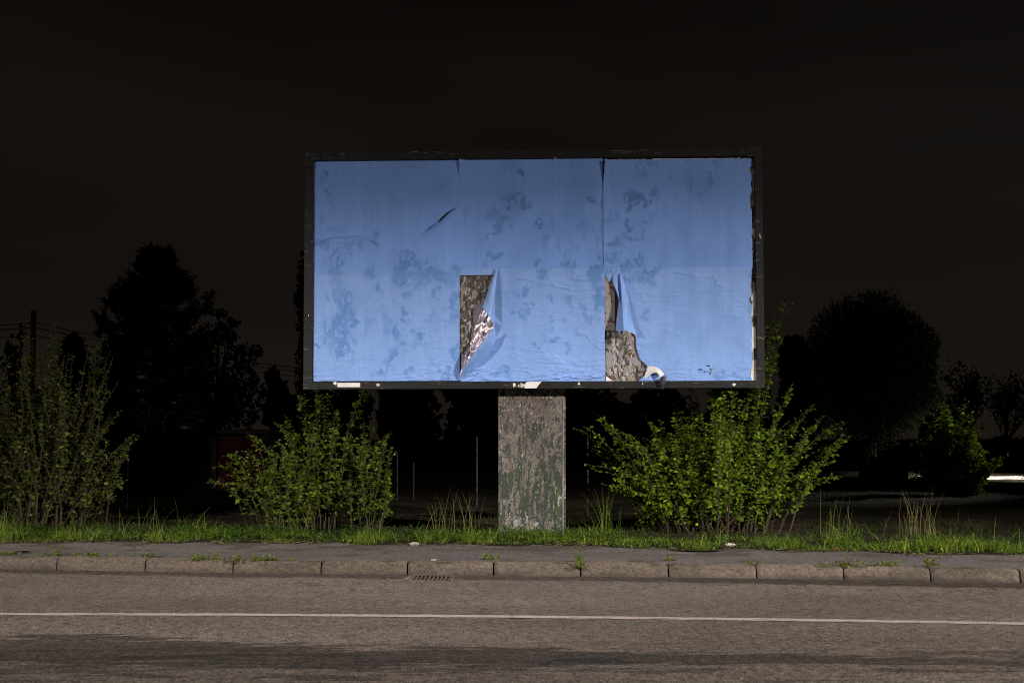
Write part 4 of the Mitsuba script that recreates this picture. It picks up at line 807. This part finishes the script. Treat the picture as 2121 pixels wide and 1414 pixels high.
# the spruce on the left
def spruce(label, px, py_top, Y, profile, rng, leaders):
    key = thing('spruce_tree', label, 'tree'); b = foot(px, 1000, Y); b[0] = at(px, py_top, Y)[0]
    top = at(px, py_top, Y)[2]; tr = [tube(np.array([b, [b[0], b[1], top * .6], [b[0], b[1], top]]), [.22, .12, .015], 7)]
    sv, wood = [], []
    pz = [at(px, y, Y)[2] for y, r in profile][::-1]; pr = [r * Y / FOC for y, r in profile][::-1]
    def spray(c, ln):
        """needle-clad twigs to both sides of a branch line c"""
        n = len(c); q = []
        for k in range(1, n):
            tg = unit(c[k] - c[k - 1])
            for s_ in range(5):
                p = c[k - 1] + (c[k] - c[k - 1]) * rng.uniform(); d = unit(tg * .7 + rng.normal(0, .55, 3) + [0, 0, .35]); l = ln * rng.uniform(.5, 1.3)
                q.append((p, d, l))
        P = np.array([x[0] for x in q]); A = np.array([x[1] for x in q]); L = np.array([x[2] for x in q])
        sv.append(leaves(P, A, rng.normal(0, 1, P.shape), L, np.full(len(L), .085), .3))
        for p, d, l in zip(P, A, L):
            m = 5; t = rng.uniform(.1, 1, m)[:, None]; sv.append(leaves(p + d * l * t, unit(d + rng.normal(0, .8, (m, 3))), rng.normal(0, 1, (m, 3)), np.full(m, .13), np.full(m, .05), .2))
    z = 0.5
    while z < top - .25:
        R = np.interp(z, pz, pr)
        for k in range(15):
            a_ = rng.uniform(0, 2 * np.pi); r_ = R * rng.uniform(.72, 1.08); h = z + rng.uniform(-.15, .15)
            p0 = np.array([b[0], b[1], h]); o = np.array([math.cos(a_), math.sin(a_), 0])
            c = bez(p0, p0 + o * r_ * .6 + [0, 0, -.22 * r_], p0 + o * r_ + [0, 0, .10 * r_ + .12], 7); wood.append(tube(c, np.linspace(.03, .006, 7), 3)); spray(c[2:], .30)
        z += .25
    for (x, y) in leaders:
        p1 = at(x, y, Y); p0 = p1 - [rng.normal(0, .1), 0, 1.0]; c = np.linspace(p0, p1, 6); wood.append(tube(c, np.linspace(.03, .008, 6), 3)); spray(c[:5], .22)
    v, f = join(sv)
    obj('trunk', join(tr), 'dark_bark', key); obj('branches', join(wood), 'dark_bark', key)
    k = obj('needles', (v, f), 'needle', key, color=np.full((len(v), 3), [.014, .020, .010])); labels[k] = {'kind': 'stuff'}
rg3 = np.random.default_rng(21)
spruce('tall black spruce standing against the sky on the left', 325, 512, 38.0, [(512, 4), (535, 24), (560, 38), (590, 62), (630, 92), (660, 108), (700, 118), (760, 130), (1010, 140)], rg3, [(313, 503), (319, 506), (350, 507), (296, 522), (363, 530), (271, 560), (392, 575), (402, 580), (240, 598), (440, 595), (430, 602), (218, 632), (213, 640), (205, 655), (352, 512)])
spruce('slim dark conifer top just right of the utility pole', 152, 690, 44.0, [(690, 3), (720, 14), (760, 26), (820, 40), (1000, 60)], rg3, [])
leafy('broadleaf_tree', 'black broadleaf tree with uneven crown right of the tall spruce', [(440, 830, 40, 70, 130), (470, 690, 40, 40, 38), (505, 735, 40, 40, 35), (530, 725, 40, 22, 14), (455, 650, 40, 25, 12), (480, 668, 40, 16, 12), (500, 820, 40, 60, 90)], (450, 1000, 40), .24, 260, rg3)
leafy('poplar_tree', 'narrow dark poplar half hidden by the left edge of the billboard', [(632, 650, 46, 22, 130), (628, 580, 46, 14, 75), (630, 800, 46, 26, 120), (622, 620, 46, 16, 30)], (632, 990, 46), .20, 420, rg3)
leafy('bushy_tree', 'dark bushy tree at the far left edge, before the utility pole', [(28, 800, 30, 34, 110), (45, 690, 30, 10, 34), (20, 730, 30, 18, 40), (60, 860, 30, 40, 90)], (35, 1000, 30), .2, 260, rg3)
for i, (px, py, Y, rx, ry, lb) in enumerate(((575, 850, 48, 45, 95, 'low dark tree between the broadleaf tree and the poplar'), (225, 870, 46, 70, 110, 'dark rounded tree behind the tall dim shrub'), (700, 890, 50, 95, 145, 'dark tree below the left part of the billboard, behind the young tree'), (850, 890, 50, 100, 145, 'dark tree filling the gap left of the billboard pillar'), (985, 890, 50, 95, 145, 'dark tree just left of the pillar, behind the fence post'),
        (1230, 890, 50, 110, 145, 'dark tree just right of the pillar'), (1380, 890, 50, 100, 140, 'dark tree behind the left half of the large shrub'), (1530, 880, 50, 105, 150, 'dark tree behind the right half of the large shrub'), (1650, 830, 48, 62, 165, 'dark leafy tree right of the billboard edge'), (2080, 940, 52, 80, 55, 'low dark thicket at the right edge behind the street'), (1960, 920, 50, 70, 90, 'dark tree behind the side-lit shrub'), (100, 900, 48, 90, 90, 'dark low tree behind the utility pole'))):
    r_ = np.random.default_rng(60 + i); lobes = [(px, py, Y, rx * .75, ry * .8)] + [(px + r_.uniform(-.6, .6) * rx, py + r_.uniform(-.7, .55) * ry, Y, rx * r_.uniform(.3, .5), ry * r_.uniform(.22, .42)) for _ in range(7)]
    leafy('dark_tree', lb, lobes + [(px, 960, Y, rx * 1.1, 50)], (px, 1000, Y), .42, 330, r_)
# the big round twiggy tree on the right and the slender trees at the edge
def bare_tree(label, px, Y, topy, rad_px, seed, levels, spread, n_leaf, leaf, clear, squash=1.0):
    r_ = np.random.default_rng(seed); key = thing('twiggy_tree', label, 'tree'); b = foot(px, 1000, Y); h = at(px, topy, Y)[2] - b[2]
    parts, ends = twig_tree(key, b, h, 0.02, levels, r_, spread, h * .022, clear)
    v, f = join(parts)
    zmax = v[:, 2].max(); k = h / (zmax - b[2]); rx = np.percentile(np.abs(v[:, 0] - b[0]), 99.5); kx = rad_px * Y / FOC / rx
    sc = np.array([kx, kx, k]); v = b + (v - b) * sc; ends = b + (ends - b) * sc
    obj('trunk', (v, f), 'dark_bark', key)
    P = ends[r_.integers(0, len(ends), n_leaf)] + r_.normal(0, .14, (n_leaf, 3))
    lv = quads(P, leaf, r_, .6); kk_ = obj('crown', lv, 'leaf', key, color=np.repeat(tones(n_leaf, r_, DK, .3), 5, 0)); labels[kk_] = {'kind': 'stuff'}
def round_tree(label, px, py, Y, rx, ry, seed, n_tw=1500, n_leaf=26000):
    r_ = np.random.default_rng(seed); key = thing('twiggy_tree', label, 'tree'); b = foot(px, 1000, Y); c = at(px, py, Y); R3 = np.array([rx, rx, ry]) * Y / FOC
    parts = [tube(np.array([b, (b + c) / 2 + [.1, 0, 0], c + [0, 0, .3]]), [.20, .15, .08], 8)]
    d = unit(r_.normal(0, 1, (n_tw, 3)) + [0, 0, .25]); rr = 0.90 + 0.22 * nz(d * 2.0, 1.4, 3, seed) * 2 + r_.normal(0, .035, n_tw); ends = c + d * R3 * rr[:, None]
    for k in range(n_tw):
        p0 = c + (ends[k] - c) * (0.0 if k < 60 else r_.uniform(.35, .7)) + (0 if k < 60 else r_.normal(0, .12, 3)); e = ends[k]
        q = bez(p0, (p0 + e) / 2 + r_.normal(0, .10, 3), e + [0, 0, .05], 5); parts.append(tube(q, np.linspace(.05 if k < 60 else .014, .004, 5), 3))
        for _ in range(3):
            j = r_.integers(1, 4); o = unit(e - p0 + r_.normal(0, .5, 3) * np.linalg.norm(e - p0)); l = r_.uniform(.15, .4)
            parts.append(tube(np.array([q[j], q[j] + o * l * .5, q[j] + o * l + [0, 0, .04]]), [.008, .006, .003], 3))
    obj('trunk', join(parts), 'dark_bark', key)
    dd = unit(r_.normal(0, 1, (n_leaf, 3))); P = c + dd * R3 * (r_.uniform(0, 1, (n_leaf, 1)) ** .33) * (0.90 + 0.44 * nz(dd * 2.0, 1.4, 3, seed))[:, None]
    lv = quads(P, .11, r_, .6); k_ = obj('crown', lv, 'leaf', key, color=np.repeat(tones(n_leaf, r_, DK, .3), 5, 0)); labels[k_] = {'kind': 'stuff'}
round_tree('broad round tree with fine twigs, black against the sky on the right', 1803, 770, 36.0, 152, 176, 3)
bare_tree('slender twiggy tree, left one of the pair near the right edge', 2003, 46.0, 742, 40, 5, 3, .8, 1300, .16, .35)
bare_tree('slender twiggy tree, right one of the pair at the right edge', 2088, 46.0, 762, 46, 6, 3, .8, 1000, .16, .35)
# fence posts
mat('steel_post', prin(mikit.proc(lambda p, n, uv: mix((0.06, 0.055, 0.052), (0.02, 0.018, 0.017), smoothstep(.45, .55, noise(p.z * 22 + p.x)))), 0.6, 0.5))
for px, py, Y, lb in ((266, 922, 19.0, 'thin steel fence post left of the low arching shrub'), (988, 905, 19.5, 'thin steel fence post just left of the pillar'), (1217, 905, 17.5, 'thin steel fence post just right of the pillar'), (1321, 922, 19.5, 'thin steel fence post behind the left side of the large shrub'), (823, 938, 22.0, 'thin steel fence post beside the feathery shrub'), (857, 958, 22.0, 'short thin steel post between the feathery shrub and the pillar')):
    t = at(px, py, Y); b = foot(px, 1030, Y); b[0] = t[0]
    m = trimesh.creation.cylinder(.013, height=t[2] - b[2] + .1, sections=8); m.apply_translation([t[0], Y, (t[2] + b[2] - .1) / 2])
    k = obj('fence_post', m, 'steel_post'); tag(k, lb, 'fence post', 'thin posts of the fence behind the billboard')
# shed, red tail light glow put into its wall colour; painted boards on right
mat('red_lit_wall', two(prin(mikit.proc(lambda p, n, uv: mi.Color3f(0.06, 0.009, 0.008) * (0.6 + 0.7 * fbm(p.x * 2, p.z * 2, octaves=3))), 0.8, 0.2)))
mat('black_trim', two(prin((0.02, 0.018, 0.016), 0.7, 0.3)))
sh = thing('red_lit_shed', 'low dark shed behind the shrubs on the left, red glow painted on its walls', 'shed'); YS = 27.0
def wallbox(px0, px1, py0, Y, th, z0=0.1): a_, b_ = at(px0, py0, Y), at(px1, py0, Y); return bevel_box(a_[0], b_[0], Y, Y + th, z0, a_[2], .01)
for a_, b_ in ((268, 306), (309, 341), (344, 378), (452, 500), (502, 545)): obj('wall_panel', wallbox(a_, b_, 900, YS, .08), 'red_lit_wall', sh)
obj('door', wallbox(383, 448, 915, YS + .06, .06), 'black_trim', sh)
obj('roof', bevel_box(at(255, 895, YS)[0], at(556, 895, YS)[0], YS - .2, YS + 4, at(268, 900, YS)[2] + .003, at(268, 889, YS)[2], .02), 'black_trim', sh)
obj('back_wall', wallbox(262, 550, 902, YS + .12, 3.5), 'black_trim', sh)
bs = thing('painted_wall', 'low wall of painted boards, pink, green and blue, behind the shrubs on the right', 'wall'); YP = 29.0
for px0, px1, py, c, lb in ((1783, 1800, 952, (.06, .034, .034), 'faded pink board at the left end'), (1802, 1817, 946, (.014, .017, .04), 'dark blue board'), (1819, 1833, 942, (.06, .034, .034), 'pink board'), (1835, 1861, 938, (.022, .032, .022), 'dark green board'), (1863, 1879, 940, (.018, .026, .085), 'blue board at the right end')):
    mn = mat('board_%d' % px0, prin(c, .7, .3)); k = obj('board', wallbox(px0, px1, py, YP, .05), 'board_%d' % px0, bs); labels[k] = {'label': lb}
obj('rail', wallbox(1780, 1881, 955, YP + .053, .06), 'black_trim', bs)
# utility pole and wires
mat('wood_pole', prin(mikit.proc(lambda p, n, uv: mi.Color3f(.045, .036, .03) * (.5 + fbm(p.x * 20, p.y * 20, p.z * 3))), .9, .2))
t = at(70, 643, 34.0); b = foot(70, 1010, 34.0); m = trimesh.creation.cylinder(.085, height=t[2], sections=12); m.apply_translation([t[0], 34.0, t[2] / 2])
up = thing('utility_pole', 'dark utility pole rising above the dim shrub at the left', 'utility pole'); obj('pole', m, 'wood_pole', up)
obj('bracket', box(t[0] - .12, t[0] + .12, 33.88, 33.91, t[2] - .50, t[2] - .44), 'black_trim', up)
mat('wire', prin((.02, .02, .02), .6, .3))
far = at(780, 760, 58.0)
for i, (dz, lb) in enumerate(((-.42, 'uppermost dark wire running from the utility pole'), (-.58, 'second dark wire from the top on the utility pole'), (-.85, 'lowest dark wire on the utility pole'))):
    p0 = np.array([t[0], 34.0, t[2] + dz]); p1 = far + [0, 0, dz]; pl = at(-420, 650 + 14 * i, 33.0); pl[2] = t[2] + dz + .15
    q = np.linspace(0, 1, 30)[:, None]; c1 = p0 + (p1 - p0) * q; c1[:, 2] -= 4 * .32 * (q * (1 - q))[:, 0]; c2 = pl + (p0 - pl) * q; c2[:, 2] -= 4 * .25 * (q * (1 - q))[:, 0]
    k = obj('overhead_wire', tube(np.vstack([c2[:-1], c1]), .014, 4), 'wire'); tag(k, lb, 'wire', 'wires on the utility pole')

# ------------------------------------------------------------------ street lamps (outside the frame; their light falls on everything)
mat('lamp_steel', prin((.18, .18, .17), .5, .5, metallic=.4))
scene['material_lens'] = prin((.8, .8, .75), .3, .5)
def street_lamp(label, head, foot_y, r=.08, lit=True):
    k = thing('street_lamp', label, 'street lamp'); x, y, z = head
    obj('pole', tube(np.array([[x, foot_y, 0], [x, foot_y, z * .6], [x, foot_y, z]]), [r, r * .85, r * .7], 14, True), 'lamp_steel', k)
    d = np.sign(y - foot_y) if abs(y - foot_y) > .1 else 1
    obj('arm', tube(np.array([[x, foot_y, z - .05], [x, foot_y + (y - foot_y) * .5, z + .16], [x, y - .1 * d, z + .14]]), .035, 10, True), 'lamp_steel', k)
    obj('housing', bevel_box(x - .16, x + .16, y - .35, y + .35, z + .075, z + .2, .03), 'lamp_steel', k)
    m = bevel_box(x - .11, x + .11, y - .22, y + .22, z + .05, z + .074, .008)
    obj('lens', m, 'lens', k, **({'emitter': {'type': 'area', 'radiance': {'type': 'rgb', 'value': [9, 8, 6.5]}, 'sampling_weight': 0.03}} if lit else {}))
street_lamp('tall street lamp on the near roadside to the left', LAMPS[0][0], -4.2, lit=False)
street_lamp('tall street lamp on the near roadside to the right', LAMPS[1][0], -4.2, lit=False)
SIDE = (19.0, 27.0, 7.0)
street_lamp('street lamp on the side street to the right', SIDE, 24.6)
for i, (aim, prof, I) in enumerate((((16.6, 33.4, 0.0), ((13, 22, 1.0),), 1150.0), ((10.9, 23.7, 2.1), ((5, 12, 1.0),), 330.0))):  # second spot is an added narrow beam, aimed at the right shrub alone
    scene['side_lamp_and_shrub_light_%03d' % i] = {'type': 'spot', 'to_world': TF().look_at(origin=list(SIDE), target=list(aim), up=[0, 0, 1]), 'cutoff_angle': prof[0][1], 'beam_width': prof[0][0], 'sampling_weight': 0.15, 'intensity': {'type': 'rgb', 'value': [I, I * .96, I * .88]}}
